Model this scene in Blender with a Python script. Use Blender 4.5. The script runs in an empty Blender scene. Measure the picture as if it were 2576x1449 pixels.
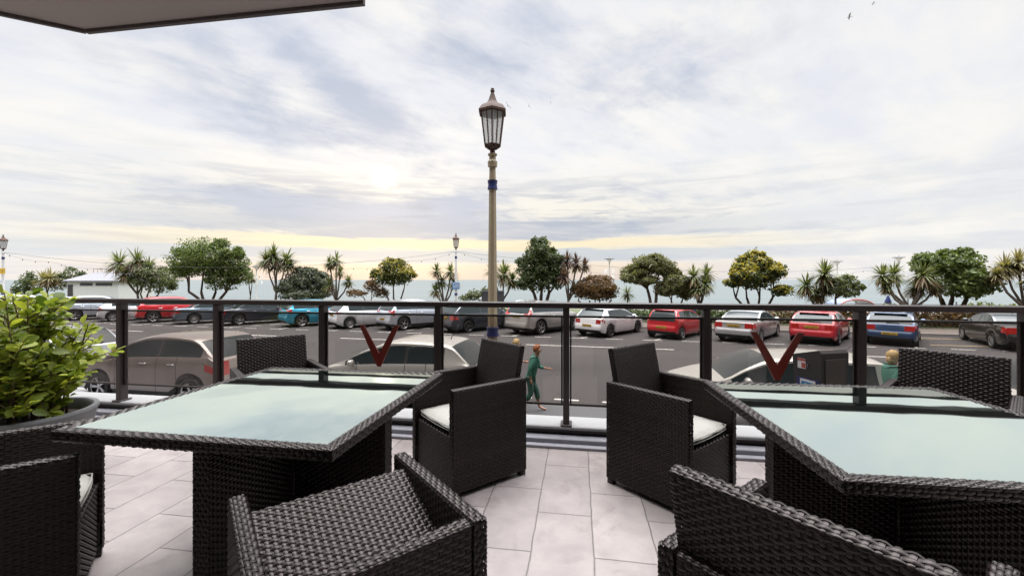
import bpy, math, random
import numpy as np
from mathutils import Vector, Matrix

random.seed(7)
RNG = np.random.default_rng(11)
SC = bpy.context.scene
COL = SC.collection
R = math.radians
F = 1050.0            # focal length in units of a 2576-wide picture
CX, HY, EYE = 1288.0, 703.0, 1.3
STREET = -1.5
PAVE = -1.38


def px(x, Y):
    return (x - CX) / F * Y


def pz(y, Y):
    return EYE - (y - HY) / F * Y


# ------------------------------------------------------------------ scene bookkeeping
def tag(o, label=None, cat=None, group=None, kind=None):
    if label: o['label'] = label
    if cat: o['category'] = cat
    if group: o['group'] = group
    if kind: o['kind'] = kind
    return o


def empty(name, loc=(0, 0, 0), rz=0.0):
    o = bpy.data.objects.new(name, None)
    o.empty_display_size = 0.2
    o.location = loc
    o.rotation_euler = (0, 0, rz)
    COL.objects.link(o)
    return o


KIDS = {}


def link(name, me, parent=None):
    o = bpy.data.objects.new(name, me)
    COL.objects.link(o)
    if parent is not None:
        o.parent = parent
        KIDS.setdefault(parent.name, []).append(o)
    return o


def copy_tree(o, parent=None):
    c = o.copy()
    COL.objects.link(c)
    if parent is not None:
        c.parent = parent
        KIDS.setdefault(parent.name, []).append(c)
    for ch in list(KIDS.get(o.name, [])):
        copy_tree(ch, c)
    return c


# ------------------------------------------------------------------ mesh builder
class MB:
    def __init__(self):
        self.v = []
        self.f = []
        self.m = []
        self.n = 0

    def add(self, verts, faces, mi=0):
        b = self.n
        self.v.extend([tuple(map(float, p)) for p in verts])
        self.f.extend([tuple(i + b for i in f) for f in faces])
        self.m.extend([mi] * len(faces))
        self.n += len(verts)

    def box(self, c, s, rz=0.0, mi=0, bev=0.0, taper=1.0, mat=None):
        hx, hy, hz = s[0] / 2, s[1] / 2, s[2] / 2
        if bev <= 0:
            pts = [(-hx, -hy, -hz), (hx, -hy, -hz), (hx, hy, -hz), (-hx, hy, -hz),
                   (-hx * taper, -hy * taper, hz), (hx * taper, -hy * taper, hz), (hx * taper, hy * taper, hz), (-hx * taper, hy * taper, hz)]
            fs = [(0, 3, 2, 1), (4, 5, 6, 7), (0, 1, 5, 4), (1, 2, 6, 5), (2, 3, 7, 6), (3, 0, 4, 7)]
        else:
            b = min(bev, hx * .95, hy * .95, hz * .95)
            rings = []
            for z, ins in ((-hz, b), (-hz + b, 0), (hz - b, 0), (hz, b)):
                k = taper if z > 0 else 1.0
                x0, y0 = (hx - ins) * k, (hy - ins) * k
                c_ = b * .99 if ins == 0 else b * .3
                rings.append([(-x0 + c_, -y0, z), (x0 - c_, -y0, z), (x0, -y0 + c_, z), (x0, y0 - c_, z),
                              (x0 - c_, y0, z), (-x0 + c_, y0, z), (-x0, y0 - c_, z), (-x0, -y0 + c_, z)])
            pts = [p for r in rings for p in r]
            fs = [tuple(reversed(range(8))), tuple(range(24, 32))]
            for k in range(3):
                for i in range(8):
                    j = (i + 1) % 8
                    fs.append((k * 8 + i, k * 8 + j, k * 8 + 8 + j, k * 8 + 8 + i))
        ca, sa = math.cos(rz), math.sin(rz)
        out = []
        for p in pts:
            if mat is not None:
                q = mat @ Vector(p)
                out.append((q.x + c[0], q.y + c[1], q.z + c[2]))
            else:
                out.append((p[0] * ca - p[1] * sa + c[0], p[0] * sa + p[1] * ca + c[1], p[2] + c[2]))
        self.add(out, fs, mi)

    def tube(self, path, radii, seg=8, mi=0, cap=True):
        path = [Vector(p) for p in path]
        if not hasattr(radii, '__len__'):
            radii = [radii] * len(path)
        rings = []
        up = Vector((0, 0, 1))
        prev = None
        for i, p in enumerate(path):
            a = path[max(i - 1, 0)]
            b = path[min(i + 1, len(path) - 1)]
            t = (b - a).normalized()
            if prev is None:
                u = t.cross(up)
                if u.length < 1e-3:
                    u = t.cross(Vector((1, 0, 0)))
            else:
                u = prev - t * prev.dot(t)
                if u.length < 1e-4:
                    u = t.cross(Vector((1, 0, 0)))
            u.normalize()
            prev = u
            w = t.cross(u)
            rings.append([p + (u * math.cos(2 * math.pi * k / seg) + w * math.sin(2 * math.pi * k / seg)) * radii[i] for k in range(seg)])
        vs = [q for r in rings for q in r]
        fs = []
        for i in range(len(path) - 1):
            for k in range(seg):
                j = (k + 1) % seg
                fs.append((i * seg + k, i * seg + j, (i + 1) * seg + j, (i + 1) * seg + k))
        if cap:
            fs.append(tuple(reversed(range(seg))))
            fs.append(tuple(range((len(path) - 1) * seg, len(path) * seg)))
        self.add(vs, fs, mi)

    def lathe(self, prof, seg=24, c=(0, 0, 0), axis='z', mi=0, cap=False, phase=0.0):
        vs, fs = [], []
        for r, z in prof:
            for k in range(seg):
                a = 2 * math.pi * k / seg + phase
                x, y = r * math.cos(a), r * math.sin(a)
                if axis == 'z':
                    vs.append((c[0] + x, c[1] + y, c[2] + z))
                elif axis == 'y':
                    vs.append((c[0] + x, c[1] + z, c[2] + y))
                else:
                    vs.append((c[0] + z, c[1] + x, c[2] + y))
        for i in range(len(prof) - 1):
            for k in range(seg):
                j = (k + 1) % seg
                fs.append((i * seg + k, i * seg + j, (i + 1) * seg + j, (i + 1) * seg + k))
        if cap:
            fs.append(tuple(reversed(range(seg))))
            fs.append(tuple(range((len(prof) - 1) * seg, len(prof) * seg)))
        self.add(vs, fs, mi)

    def ball(self, c, r, seg=10, rings=7, mi=0):
        if not hasattr(r, '__len__'):
            r = (r, r, r)
        vs, fs = [], []
        for i in range(rings + 1):
            t = math.pi * i / rings
            for k in range(seg):
                a = 2 * math.pi * k / seg
                vs.append((c[0] + r[0] * math.sin(t) * math.cos(a), c[1] + r[1] * math.sin(t) * math.sin(a), c[2] + r[2] * math.cos(t)))
        for i in range(rings):
            for k in range(seg):
                j = (k + 1) % seg
                fs.append((i * seg + k, (i + 1) * seg + k, (i + 1) * seg + j, i * seg + j))
        self.add(vs, fs, mi)

    def prism(self, poly, z0, z1, mi=0):
        n = len(poly)
        vs = [(p[0], p[1], z0) for p in poly] + [(p[0], p[1], z1) for p in poly]
        fs = [tuple(reversed(range(n))), tuple(range(n, 2 * n))]
        for i in range(n):
            j = (i + 1) % n
            fs.append((i, j, n + j, n + i))
        self.add(vs, fs, mi)

    def arr(self, V, Q, mi=0):
        """numpy verts (n,3), quads (m,4)"""
        b = self.n
        self.v.extend(map(tuple, V.tolist()))
        self.f.extend(map(tuple, (Q + b).tolist()))
        self.m.extend([mi] * len(Q))
        self.n += len(V)

    def mesh(self, name, mats, smooth=False, sharp=None):
        me = bpy.data.meshes.new(name)
        me.from_pydata(self.v, [], self.f)
        if not isinstance(mats, (list, tuple)):
            mats = [mats]
        for m in mats:
            me.materials.append(m)
        if len(mats) > 1:
            me.polygons.foreach_set('material_index', np.array(self.m, dtype=np.int32))
        if smooth:
            me.shade_smooth()
            if sharp:
                me.set_sharp_from_angle(angle=R(sharp))
        me.update()
        return me

    def build(self, name, mats, parent=None, smooth=False, sharp=None):
        return link(name, self.mesh(name, mats, smooth, sharp), parent)


# ------------------------------------------------------------------ materials
def new_mat(name):
    m = bpy.data.materials.new(name)
    m.use_nodes = True
    nt = m.node_tree
    b = nt.nodes['Principled BSDF']
    return m, nt, b


def P(name, col, rough=.6, metal=0.0, coat=0.0, var=.12, vscale=6.0, bump=0.0, bscale=60.0, spec=.5, coords='Object'):
    m, nt, b = new_mat(name)
    N = nt.nodes
    L = nt.links
    tc = N.new('ShaderNodeTexCoord')
    nz = N.new('ShaderNodeTexNoise')
    nz.inputs['Scale'].default_value = vscale
    nz.inputs['Detail'].default_value = 6
    L.new(tc.outputs[coords], nz.inputs['Vector'])
    hsv = N.new('ShaderNodeMixRGB')
    hsv.inputs['Color1'].default_value = tuple(c * (1 - var) for c in col) + (1,)
    hsv.inputs['Color2'].default_value = tuple(min(1, c * (1 + var)) for c in col) + (1,)
    L.new(nz.outputs['Fac'], hsv.inputs['Fac'])
    L.new(hsv.outputs['Color'], b.inputs['Base Color'])
    b.inputs['Roughness'].default_value = rough
    b.inputs['Metallic'].default_value = metal
    b.inputs['Specular IOR Level'].default_value = spec
    b.inputs['Coat Weight'].default_value = coat
    b.inputs['Coat Roughness'].default_value = .04
    if bump > 0:
        nb = N.new('ShaderNodeTexNoise')
        nb.inputs['Scale'].default_value = bscale
        nb.inputs['Detail'].default_value = 5
        L.new(tc.outputs[coords], nb.inputs['Vector'])
        bp = N.new('ShaderNodeBump')
        bp.inputs['Strength'].default_value = bump
        bp.inputs['Distance'].default_value = .01
        L.new(nb.outputs['Fac'], bp.inputs['Height'])
        L.new(bp.outputs['Normal'], b.inputs['Normal'])
    return m


def paint(name, col, metal=.35):
    m = P(name, col, rough=.32, metal=metal, coat=1.0, var=.05, vscale=3)
    return m


def leaf_mat(name, c1, c2, trans=.35, rough=.5):
    m, nt, b = new_mat(name)
    N = nt.nodes
    L = nt.links
    geo = N.new('ShaderNodeNewGeometry')
    mix = N.new('ShaderNodeMixRGB')
    mix.inputs['Color1'].default_value = c1 + (1,)
    mix.inputs['Color2'].default_value = c2 + (1,)
    L.new(geo.outputs['Random Per Island'], mix.inputs['Fac'])
    L.new(mix.outputs['Color'], b.inputs['Base Color'])
    b.inputs['Roughness'].default_value = rough
    b.inputs['Specular IOR Level'].default_value = .35
    tr = N.new('ShaderNodeBsdfTranslucent')
    br = N.new('ShaderNodeMixRGB')
    br.blend_type = 'MULTIPLY'
    br.inputs['Fac'].default_value = 1
    br.inputs['Color2'].default_value = (1.5, 1.5, .7, 1)
    L.new(mix.outputs['Color'], br.inputs['Color1'])
    L.new(br.outputs['Color'], tr.inputs['Color'])
    ms = N.new('ShaderNodeMixShader')
    ms.inputs['Fac'].default_value = trans
    L.new(b.outputs['BSDF'], ms.inputs[1])
    L.new(tr.outputs['BSDF'], ms.inputs[2])
    out = [n for n in N if n.type == 'OUTPUT_MATERIAL'][0]
    L.new(ms.outputs['Shader'], out.inputs['Surface'])
    return m


M = {}


def text_mesh(body, size, extrude=.0015):
    cu = bpy.data.curves.new('lettering', 'FONT')
    cu.body = body
    cu.size = size
    cu.extrude = extrude
    cu.align_x = 'CENTER'
    cu.align_y = 'CENTER'
    cu.resolution_u = 2
    o = bpy.data.objects.new('lettering', cu)
    COL.objects.link(o)
    dg = bpy.context.evaluated_depsgraph_get()
    me = bpy.data.meshes.new_from_object(o.evaluated_get(dg))
    bpy.data.objects.remove(o)
    bpy.data.curves.remove(cu)
    return me
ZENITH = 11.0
SKY = 1.0
# ------------------------------------------------------------------ camera, sky, sun
cam = bpy.data.cameras.new('camera')
cam.sensor_width = 36
cam.lens = 36 * F / 2576
cam.shift_y = -21.5 / 2576
cam.clip_start = .05
cam.clip_end = 9000
co = bpy.data.objects.new('camera', cam)
co.location = (0, 0, EYE)
co.rotation_euler = (R(90), 0, 0)
COL.objects.link(co)
SC.camera = co
SC.view_settings.view_transform = 'Standard'
SC.view_settings.look = 'None'
SC.view_settings.exposure = .06
SC.view_settings.gamma = 1
SC.cycles.use_denoising = True
SC.cycles.max_bounces = 8
SC.cycles.transparent_max_bounces = 24
SC.cycles.caustics_reflective = False
SC.cycles.caustics_refractive = False
SC.cycles.sample_clamp_indirect = 6

SUN_AZ, SUN_EL = R(-17), R(13)
sunv = Vector((math.sin(SUN_AZ) * math.cos(SUN_EL), math.cos(SUN_AZ) * math.cos(SUN_EL), math.sin(SUN_EL)))
sl = bpy.data.lights.new('sun', 'SUN')
sl.energy = .5
sl.angle = R(175)
sl.color = (1.0, .93, .82)
so = bpy.data.objects.new('sun', sl)
so.rotation_euler = sunv.to_track_quat('Z', 'Y').to_euler()
COL.objects.link(so)

w = bpy.data.worlds.new('World')
SC.world = w
w.use_nodes = True
nt = w.node_tree
N, L = nt.nodes, nt.links
bg = N['Background']


def nd(t, **k):
    n = N.new(t)
    for a, v in k.items():
        setattr(n, a, v)
    return n


def math_(op, a, b=None, clamp=False):
    n = nd('ShaderNodeMath', operation=op, use_clamp=clamp)
    for i, q in enumerate((a, b)):
        if q is None: continue
        if isinstance(q, (int, float)): n.inputs[i].default_value = q
        else: L.new(q, n.inputs[i])
    return n.outputs[0]


def ramp(fac, lo, hi, a=0.0, b=1.0):
    n = nd('ShaderNodeMapRange', interpolation_type='SMOOTHSTEP')
    L.new(fac, n.inputs[0])
    for i, q in enumerate((lo, hi, a, b)):
        n.inputs[i + 1].default_value = q
    return n.outputs[0]


def noise(vec, scale, detail=7, rough=.55, dist=0.0):
    n = nd('ShaderNodeTexNoise')
    n.inputs['Scale'].default_value = scale
    n.inputs['Detail'].default_value = detail
    n.inputs['Roughness'].default_value = rough
    n.inputs['Distortion'].default_value = dist
    L.new(vec, n.inputs['Vector'])
    return n.outputs['Fac']


def mixc(fac, a, b):
    n = nd('ShaderNodeMixRGB')
    if isinstance(fac, (int, float)): n.inputs[0].default_value = fac
    else: L.new(fac, n.inputs[0])
    for i, q in ((1, a), (2, b)):
        if isinstance(q, tuple): n.inputs[i].default_value = q + (1,)
        else: L.new(q, n.inputs[i])
    return n.outputs[0]


def comb(x, y, z):
    n = nd('ShaderNodeCombineXYZ')
    for i, q in enumerate((x, y, z)):
        if isinstance(q, (int, float)): n.inputs[i].default_value = q
        else: L.new(q, n.inputs[i])
    return n.outputs[0]


tc = nd('ShaderNodeTexCoord')
nrm = nd('ShaderNodeVectorMath', operation='NORMALIZE')
L.new(tc.outputs['Generated'], nrm.inputs[0])
sep = nd('ShaderNodeSeparateXYZ')
L.new(nrm.outputs[0], sep.inputs[0])
X, Y, Z = sep.outputs
zc = math_('MAXIMUM', Z, 0.0)
# a flat cloud sheet seen in perspective
den = math_('ADD', zc, .16)
U = math_('DIVIDE', X, den)
V = math_('DIVIDE', Y, den)
# streaks run from lower right to upper left over the sheet
A = math_('ADD', math_('MULTIPLY', U, .80), math_('MULTIPLY', V, .60))
B = math_('SUBTRACT', math_('MULTIPLY', V, .80), math_('MULTIPLY', U, .60))
sheet = comb(math_('MULTIPLY', A, .55), math_('MULTIPLY', B, 1.0), 3.1)
big = noise(comb(math_('ADD', math_('MULTIPLY', U, .5), 4.2), math_('MULTIPLY', V, .55), 1.7), 1.0, 3, .5, .3)
fine = noise(sheet, 2.2, 9, .6, .5)
wisps = noise(comb(math_('MULTIPLY', A, 1.7), math_('MULTIPLY', B, .9), 9.0), 1.8, 8, .58, .5)
cl = math_('ADD', math_('ADD', math_('MULTIPLY', big, .45), math_('MULTIPLY', fine, .66)), math_('MULTIPLY', wisps, .34))


def blob(pxx, pyy, wa, we, tilt):
    """soft patch of thicker cloud round one direction of the sky"""
    a0 = math.atan2(pxx - CX, F)
    e0 = (HY - pyy) / math.hypot(F, pxx - CX)
    da = math_('SUBTRACT', az, a0)
    de = math_('SUBTRACT', slope, e0)
    c, s = math.cos(R(tilt)), math.sin(R(tilt))
    p = math_('ADD', math_('MULTIPLY', da, c / wa), math_('MULTIPLY', de, s / wa))
    q = math_('SUBTRACT', math_('MULTIPLY', de, c / we), math_('MULTIPLY', da, s / we))
    r2 = math_('ADD', math_('MULTIPLY', p, p), math_('MULTIPLY', q, q))
    return math_('POWER', 2.718, math_('MULTIPLY', r2, -1.0))


az = math_('ARCTAN2', X, Y)
slope = math_('DIVIDE', zc, math_('MAXIMUM', math_('SQRT', math_('ADD', math_('MULTIPLY', X, X), math_('MULTIPLY', Y, Y))), .05))
thick = None
for args, k_ in (((560, 250, .30, .085, -14), .20), ((880, 240, .20, .055, -32), .26), ((820, 525, .34, .035, -4), .34), ((1150, 505, .17, .028, 4), .32), ((980, 390, .12, .03, -10), .10), ((1080, 440, .12, .02, 8), .12), ((1320, 560, .3, .03, 0), .16), ((1250, 120, .30, .16, -25), .10), ((1560, 480, .10, .03, -8), .16), ((1830, 495, .2, .025, 3), .14), ((2000, 120, .3, .12, 0), .08), ((300, 480, .4, .03, -3), .10), ((2200, 450, .4, .03, 3), .10), ((2500, 400, .2, .02, 0), .10)):
    q_ = math_('MULTIPLY', blob(*args), k_)
    thick = q_ if thick is None else math_('ADD', thick, q_)
for args, k_ in (((480, 380, .5, .04, -4), .14), ((1000, 400, .3, .03, 0), .10), ((2300, 250, .45, .3, 0), .16), ((150, 200, .2, .3, 0), .08), ((1560, 330, .25, .2, 0), .04)):
    thick = math_('SUBTRACT', thick, math_('MULTIPLY', blob(*args), k_))
mottle = math_('MULTIPLY', math_('SUBTRACT', noise(sheet, 9.0, 6, .60, .3), .5), .30)
grey = ramp(math_('ADD', math_('ADD', cl, thick), mottle), .68, 1.02)
# towards both sides of the view the veil is thin and white
side = ramp(X, .30, .62)
lowl = ramp(X, -.45, -.75)
fade = math_('SUBTRACT', 1.0, math_('MULTIPLY', math_('MAXIMUM', side, math_('MULTIPLY', lowl, .6)), .75))
grey = math_('MULTIPLY', grey, fade)
white = mixc(ramp(noise(sheet, 3.0, 9, .60), .30, .70), (.835, .85, .91), (.985, .965, .93))
# stratus bands low over the sea
bandv = comb(math_('MULTIPLY', az, 2.2), math_('MULTIPLY', slope, 30.0), 5.5)
bands = noise(bandv, 1.0, 7, .60, .6)
bands2 = noise(comb(math_('MULTIPLY', az, 7.0), math_('MULTIPLY', slope, 46.0), 1.5), 1.0, 7, .62, .7)
lowm = math_('MULTIPLY', ramp(slope, .30, .14), ramp(slope, .03, .075))
near_sun = math_('MULTIPLY', ramp(az, -.95, -.45), ramp(az, .75, .1))
sky = mixc(math_('MULTIPLY', lowm, math_('ADD', math_('MULTIPLY', near_sun, .75), .2)), white, (.95, .90, .80))
sky = mixc(grey, sky, (.52, .575, .70))
bb = math_('ADD', math_('MULTIPLY', bands, .6), math_('MULTIPLY', bands2, .4))
dark_band = math_('MULTIPLY', math_('MULTIPLY', ramp(bb, .46, .60), lowm), math_('ADD', math_('MULTIPLY', near_sun, .8), .2))
sky = mixc(math_('MULTIPLY', dark_band, .85), sky, (.42, .47, .58))
# the glowing strip under the cloud edge
wob = math_('ADD', slope, math_('ADD', math_('MULTIPLY', math_('SUBTRACT', bands, .5), .05), math_('MULTIPLY', math_('SUBTRACT', bands2, .5), .022)))
shelf = math_('MULTIPLY', ramp(wob, .150, .118), ramp(wob, .092, .104))
strip = math_('MULTIPLY', ramp(wob, .102, .090), ramp(wob, .062, .074))
warm_az = math_('MULTIPLY', ramp(az, -1.05, -.35), ramp(az, .80, .10))
blueb = math_('MULTIPLY', ramp(wob, .074, .062), ramp(wob, .036, .048))
peach = ramp(wob, .050, .03)
sky = mixc(math_('MULTIPLY', shelf, math_('ADD', math_('MULTIPLY', near_sun, .6), .1)), sky, (.47, .52, .63))
sky = mixc(math_('MULTIPLY', blueb, math_('ADD', math_('MULTIPLY', warm_az, .6), .3)), sky, (.56, .62, .70))
sky = mixc(math_('MULTIPLY', strip, math_('MULTIPLY', warm_az, .80)), sky, (.97, .83, .56))
sky = mixc(math_('MULTIPLY', peach, math_('ADD', math_('MULTIPLY', warm_az, .8), .12)), sky, mixc(ramp(Z, 0.0, .045), (.74, .65, .60), (.90, .76, .60)))
# the sun behind the cloud
dp = nd('ShaderNodeVectorMath', operation='DOT_PRODUCT')
L.new(nrm.outputs[0], dp.inputs[0])
dp.inputs[1].default_value = tuple(sunv)
d = dp.outputs['Value']
wide = math_('POWER', math_('MAXIMUM', d, 0.0), 160.0)
spot = math_('MULTIPLY', math_('POWER', math_('MAXIMUM', d, 0.0), 6500.0), ramp(fine, .45, .52))
sky = mixc(math_('MULTIPLY', wide, .02), sky, (1.0, .95, .86))
sky = mixc(math_('MULTIPLY', spot, 1.0), sky, (2.4, 2.2, 1.9))
# overhead sky boosted far past overcast, out of view, to light upward surfaces
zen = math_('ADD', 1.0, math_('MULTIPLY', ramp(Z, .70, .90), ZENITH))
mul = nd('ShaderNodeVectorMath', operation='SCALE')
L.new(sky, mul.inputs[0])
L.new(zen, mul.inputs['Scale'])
nish = nd('ShaderNodeTexSky', sky_type='NISHITA')
nish.sun_disc = False
nish.sun_elevation = SUN_EL
nish.sun_rotation = SUN_AZ
nsc = nd('ShaderNodeVectorMath', operation='SCALE')
L.new(nish.outputs[0], nsc.inputs[0])
nsc.inputs['Scale'].default_value = .08
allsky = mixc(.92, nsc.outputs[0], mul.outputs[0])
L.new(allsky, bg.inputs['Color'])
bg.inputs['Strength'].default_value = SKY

# ------------------------------------------------------------------ ground materials
def slate():
    m, nt, b = new_mat('riven_sandstone_paving')
    N, L = nt.nodes, nt.links
    tc = N.new('ShaderNodeTexCoord')
    mp = N.new('ShaderNodeMapping')
    mp.inputs['Rotation'].default_value = (0, 0, R(90))
    mp.inputs['Location'].default_value = (.12, -.025, 0)
    L.new(tc.outputs['Object'], mp.inputs['Vector'])
    bk = N.new('ShaderNodeTexBrick')
    bk.inputs['Scale'].default_value = 1
    bk.inputs['Brick Width'].default_value = .6
    bk.inputs['Row Height'].default_value = .297
    bk.inputs['Mortar Size'].default_value = .0042
    bk.inputs['Mortar Smooth'].default_value = .3
    bk.inputs['Bias'].default_value = 0
    bk.offset = .42
    bk.inputs['Color1'].default_value = (.285, .255, .25, 1)
    bk.inputs['Color2'].default_value = (.355, .318, .31, 1)
    bk.inputs['Mortar'].default_value = (.15, .135, .128, 1)
    wv = N.new('ShaderNodeTexNoise')
    wv.inputs['Scale'].default_value = 9
    wv.inputs['Detail'].default_value = 6
    L.new(tc.outputs['Object'], wv.inputs['Vector'])
    wa = N.new('ShaderNodeVectorMath')
    wa.operation = 'MULTIPLY_ADD'
    wa.inputs[1].default_value = (.012, .012, 0)
    L.new(wv.outputs['Color'], wa.inputs[0])
    L.new(mp.outputs[0], wa.inputs[2])
    L.new(wa.outputs[0], bk.inputs['Vector'])
    n1 = N.new('ShaderNodeTexNoise')
    n1.inputs['Scale'].default_value = 7
    n1.inputs['Detail'].default_value = 12
    n1.inputs['Roughness'].default_value = .65
    n1.inputs['Distortion'].default_value = .35
    L.new(tc.outputs['Object'], n1.inputs['Vector'])
    cr = N.new('ShaderNodeValToRGB')
    cr.color_ramp.elements[0].position = .3
    cr.color_ramp.elements[0].color = (.80, .785, .79, 1)
    cr.color_ramp.elements[1].position = .72
    cr.color_ramp.elements[1].color = (1.08, 1.07, 1.06, 1)
    L.new(n1.outputs['Fac'], cr.inputs['Fac'])
    mx = N.new('ShaderNodeMixRGB')
    mx.blend_type = 'MULTIPLY'
    mx.inputs['Fac'].default_value = 1
    L.new(bk.outputs['Color'], mx.inputs['Color1'])
    L.new(cr.outputs['Color'], mx.inputs['Color2'])
    # dark veins and stains
    n2 = N.new('ShaderNodeTexNoise')
    n2.inputs['Scale'].default_value = 1.7
    n2.inputs['Detail'].default_value = 14
    n2.inputs['Roughness'].default_value = .72
    n2.inputs['Distortion'].default_value = 1.2
    L.new(tc.outputs['Object'], n2.inputs['Vector'])
    c2 = N.new('ShaderNodeValToRGB')
    c2.color_ramp.elements[0].position = .36
    c2.color_ramp.elements[0].color = (.62, .58, .58, 1)
    c2.color_ramp.elements[1].position = .46
    c2.color_ramp.elements[1].color = (1, 1, 1, 1)
    L.new(n2.outputs['Fac'], c2.inputs['Fac'])
    m2 = N.new('ShaderNodeMixRGB')
    m2.blend_type = 'MULTIPLY'
    m2.inputs['Fac'].default_value = .6
    L.new(mx.outputs['Color'], m2.inputs['Color1'])
    L.new(c2.outputs['Color'], m2.inputs['Color2'])
    L.new(m2.outputs['Color'], b.inputs['Base Color'])
    rr = N.new('ShaderNodeMapRange')
    rr.inputs[3].default_value = .34
    rr.inputs[4].default_value = .62
    L.new(n1.outputs['Fac'], rr.inputs[0])
    L.new(rr.outputs[0], b.inputs['Roughness'])
    bp = N.new('ShaderNodeBump')
    bp.inputs['Strength'].default_value = .5
    bp.inputs['Distance'].default_value = .006
    sub = N.new('ShaderNodeMath')
    sub.operation = 'SUBTRACT'
    L.new(n1.outputs['Fac'], sub.inputs[0])
    L.new(bk.outputs['Fac'], sub.inputs[1])
    L.new(sub.outputs[0], bp.inputs['Height'])
    L.new(bp.outputs['Normal'], b.inputs['Normal'])
    return m


def asphalt(name, c, patch=.38):
    m, nt, b = new_mat(name)
    N, L = nt.nodes, nt.links
    tc = N.new('ShaderNodeTexCoord')
    n1 = N.new('ShaderNodeTexNoise')
    n1.inputs['Scale'].default_value = .35
    n1.inputs['Detail'].default_value = 8
    mp = N.new('ShaderNodeMapping')
    mp.inputs['Scale'].default_value = (.35, 1.2, 1)
    L.new(tc.outputs['Object'], mp.inputs[0])
    L.new(mp.outputs[0], n1.inputs['Vector'])
    n2 = N.new('ShaderNodeTexNoise')
    n2.inputs['Scale'].default_value = 55
    n2.inputs['Detail'].default_value = 3
    L.new(tc.outputs['Object'], n2.inputs['Vector'])
    ad = N.new('ShaderNodeMath')
    ad.operation = 'ADD'
    L.new(n1.outputs['Fac'], ad.inputs[0])
    L.new(n2.outputs['Fac'], ad.inputs[1])
    mr = N.new('ShaderNodeMapRange')
    mr.inputs[1].default_value = .6
    mr.inputs[2].default_value = 1.4
    mr.inputs[3].default_value = 1 - patch
    mr.inputs[4].default_value = 1 + patch
    L.new(ad.outputs[0], mr.inputs[0])
    sc = N.new('ShaderNodeVectorMath')
    sc.operation = 'SCALE'
    sc.inputs[0].default_value = c
    L.new(mr.outputs[0], sc.inputs['Scale'])
    L.new(sc.outputs[0], b.inputs['Base Color'])
    b.inputs['Roughness'].default_value = .85
    b.inputs['Specular IOR Level'].default_value = .3
    bp = N.new('ShaderNodeBump')
    bp.inputs['Strength'].default_value = .35
    bp.inputs['Distance'].default_value = .01
    L.new(n2.outputs['Fac'], bp.inputs['Height'])
    L.new(bp.outputs['Normal'], b.inputs['Normal'])
    return m


def sea_mat():
    m, nt, b = new_mat('sea_water')
    N, L = nt.nodes, nt.links
    tc = N.new('ShaderNodeTexCoord')
    mp = N.new('ShaderNodeMapping')
    mp.inputs['Scale'].default_value = (.05, .12, 1)
    L.new(tc.outputs['Object'], mp.inputs[0])
    n1 = N.new('ShaderNodeTexNoise')
    n1.inputs['Scale'].default_value = 1.0
    n1.inputs['Detail'].default_value = 9
    n1.inputs['Roughness'].default_value = .62
    L.new(mp.outputs[0], n1.inputs['Vector'])
    mp2 = N.new('ShaderNodeMapping')
    mp2.inputs['Scale'].default_value = (.008, .03, 1)
    L.new(tc.outputs['Object'], mp2.inputs[0])
    n2 = N.new('ShaderNodeTexNoise')
    n2.inputs['Scale'].default_value = 1.0
    n2.inputs['Detail'].default_value = 6
    L.new(mp2.outputs[0], n2.inputs['Vector'])
    mx = N.new('ShaderNodeMixRGB')
    mx.inputs['Color1'].default_value = (.055, .080, .088, 1)
    mx.inputs['Color2'].default_value = (.10, .128, .132, 1)
    L.new(n2.outputs['Fac'], mx.inputs['Fac'])
    L.new(mx.outputs[0], b.inputs['Base Color'])
    b.inputs['Roughness'].default_value = .30
    b.inputs['IOR'].default_value = 1.33
    bp = N.new('ShaderNodeBump')
    bp.inputs['Strength'].default_value = .55
    bp.inputs['Distance'].default_value = 1.4
    L.new(n1.outputs['Fac'], bp.inputs['Height'])
    L.new(bp.outputs['Normal'], b.inputs['Normal'])
    return m


M['floor'] = slate()
M['road'] = asphalt('worn_asphalt', (.066, .063, .063))
M['paving'] = asphalt('grey_pavement', (.20, .195, .20), .15)
M['promenade'] = asphalt('promenade_paving', (.17, .15, .135), .18)
M['sea'] = sea_mat()
M['lawn'] = P('garden_soil_and_grass', (.07, .085, .035), .9, var=.5, vscale=1.5)
M['beach'] = P('shingle', (.30, .25, .19), .9, var=.2, vscale=3, bump=.5)
M['line'] = P('worn_white_road_paint', (.62, .61, .58), .7, var=.25, vscale=9)
M['yline'] = P('worn_yellow_road_paint', (.52, .40, .20), .7, var=.25, vscale=9)
M['kerb'] = P('kerb_stone', (.27, .26, .25), .8, var=.2)
M['coping'] = P('white_painted_coping', (.30, .298, .30), .6, var=.06, vscale=3, bump=.1)
M['step'] = P('grey_weathered_board', (.26, .26, .29), .6, var=.25, vscale=9, bump=.2)
M['render'] = P('cream_render', (.55, .52, .48), .8, var=.06, vscale=2)
M['bronze'] = P('bronze_powder_coated_metal', (.038, .026, .024), .42, var=.1, spec=.5)
M['rod'] = P('dark_channel_metal', (.022, .015, .014), .35, spec=.5)
M['soffit'] = P('painted_soffit', (.42, .37, .345), .85, var=.08, vscale=1.2)
M['soffit_edge'] = P('dark_drip_edge', (.10, .085, .08), .7)

# ------------------------------------------------------------------ frames: terrace (rail) and road
TA = R(-9.0)                    # terrace edge runs to the right and 9 degrees towards the viewer
TR = Vector((math.cos(TA), math.sin(TA), 0))
TN = Vector((-math.sin(TA), math.cos(TA), 0))
RA = R(-12.5)
RR = Vector((math.cos(RA), math.sin(RA), 0))
RN = Vector((-math.sin(RA), math.cos(RA), 0))
RAIL_O = Vector((0, 3.45, 0))


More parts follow.
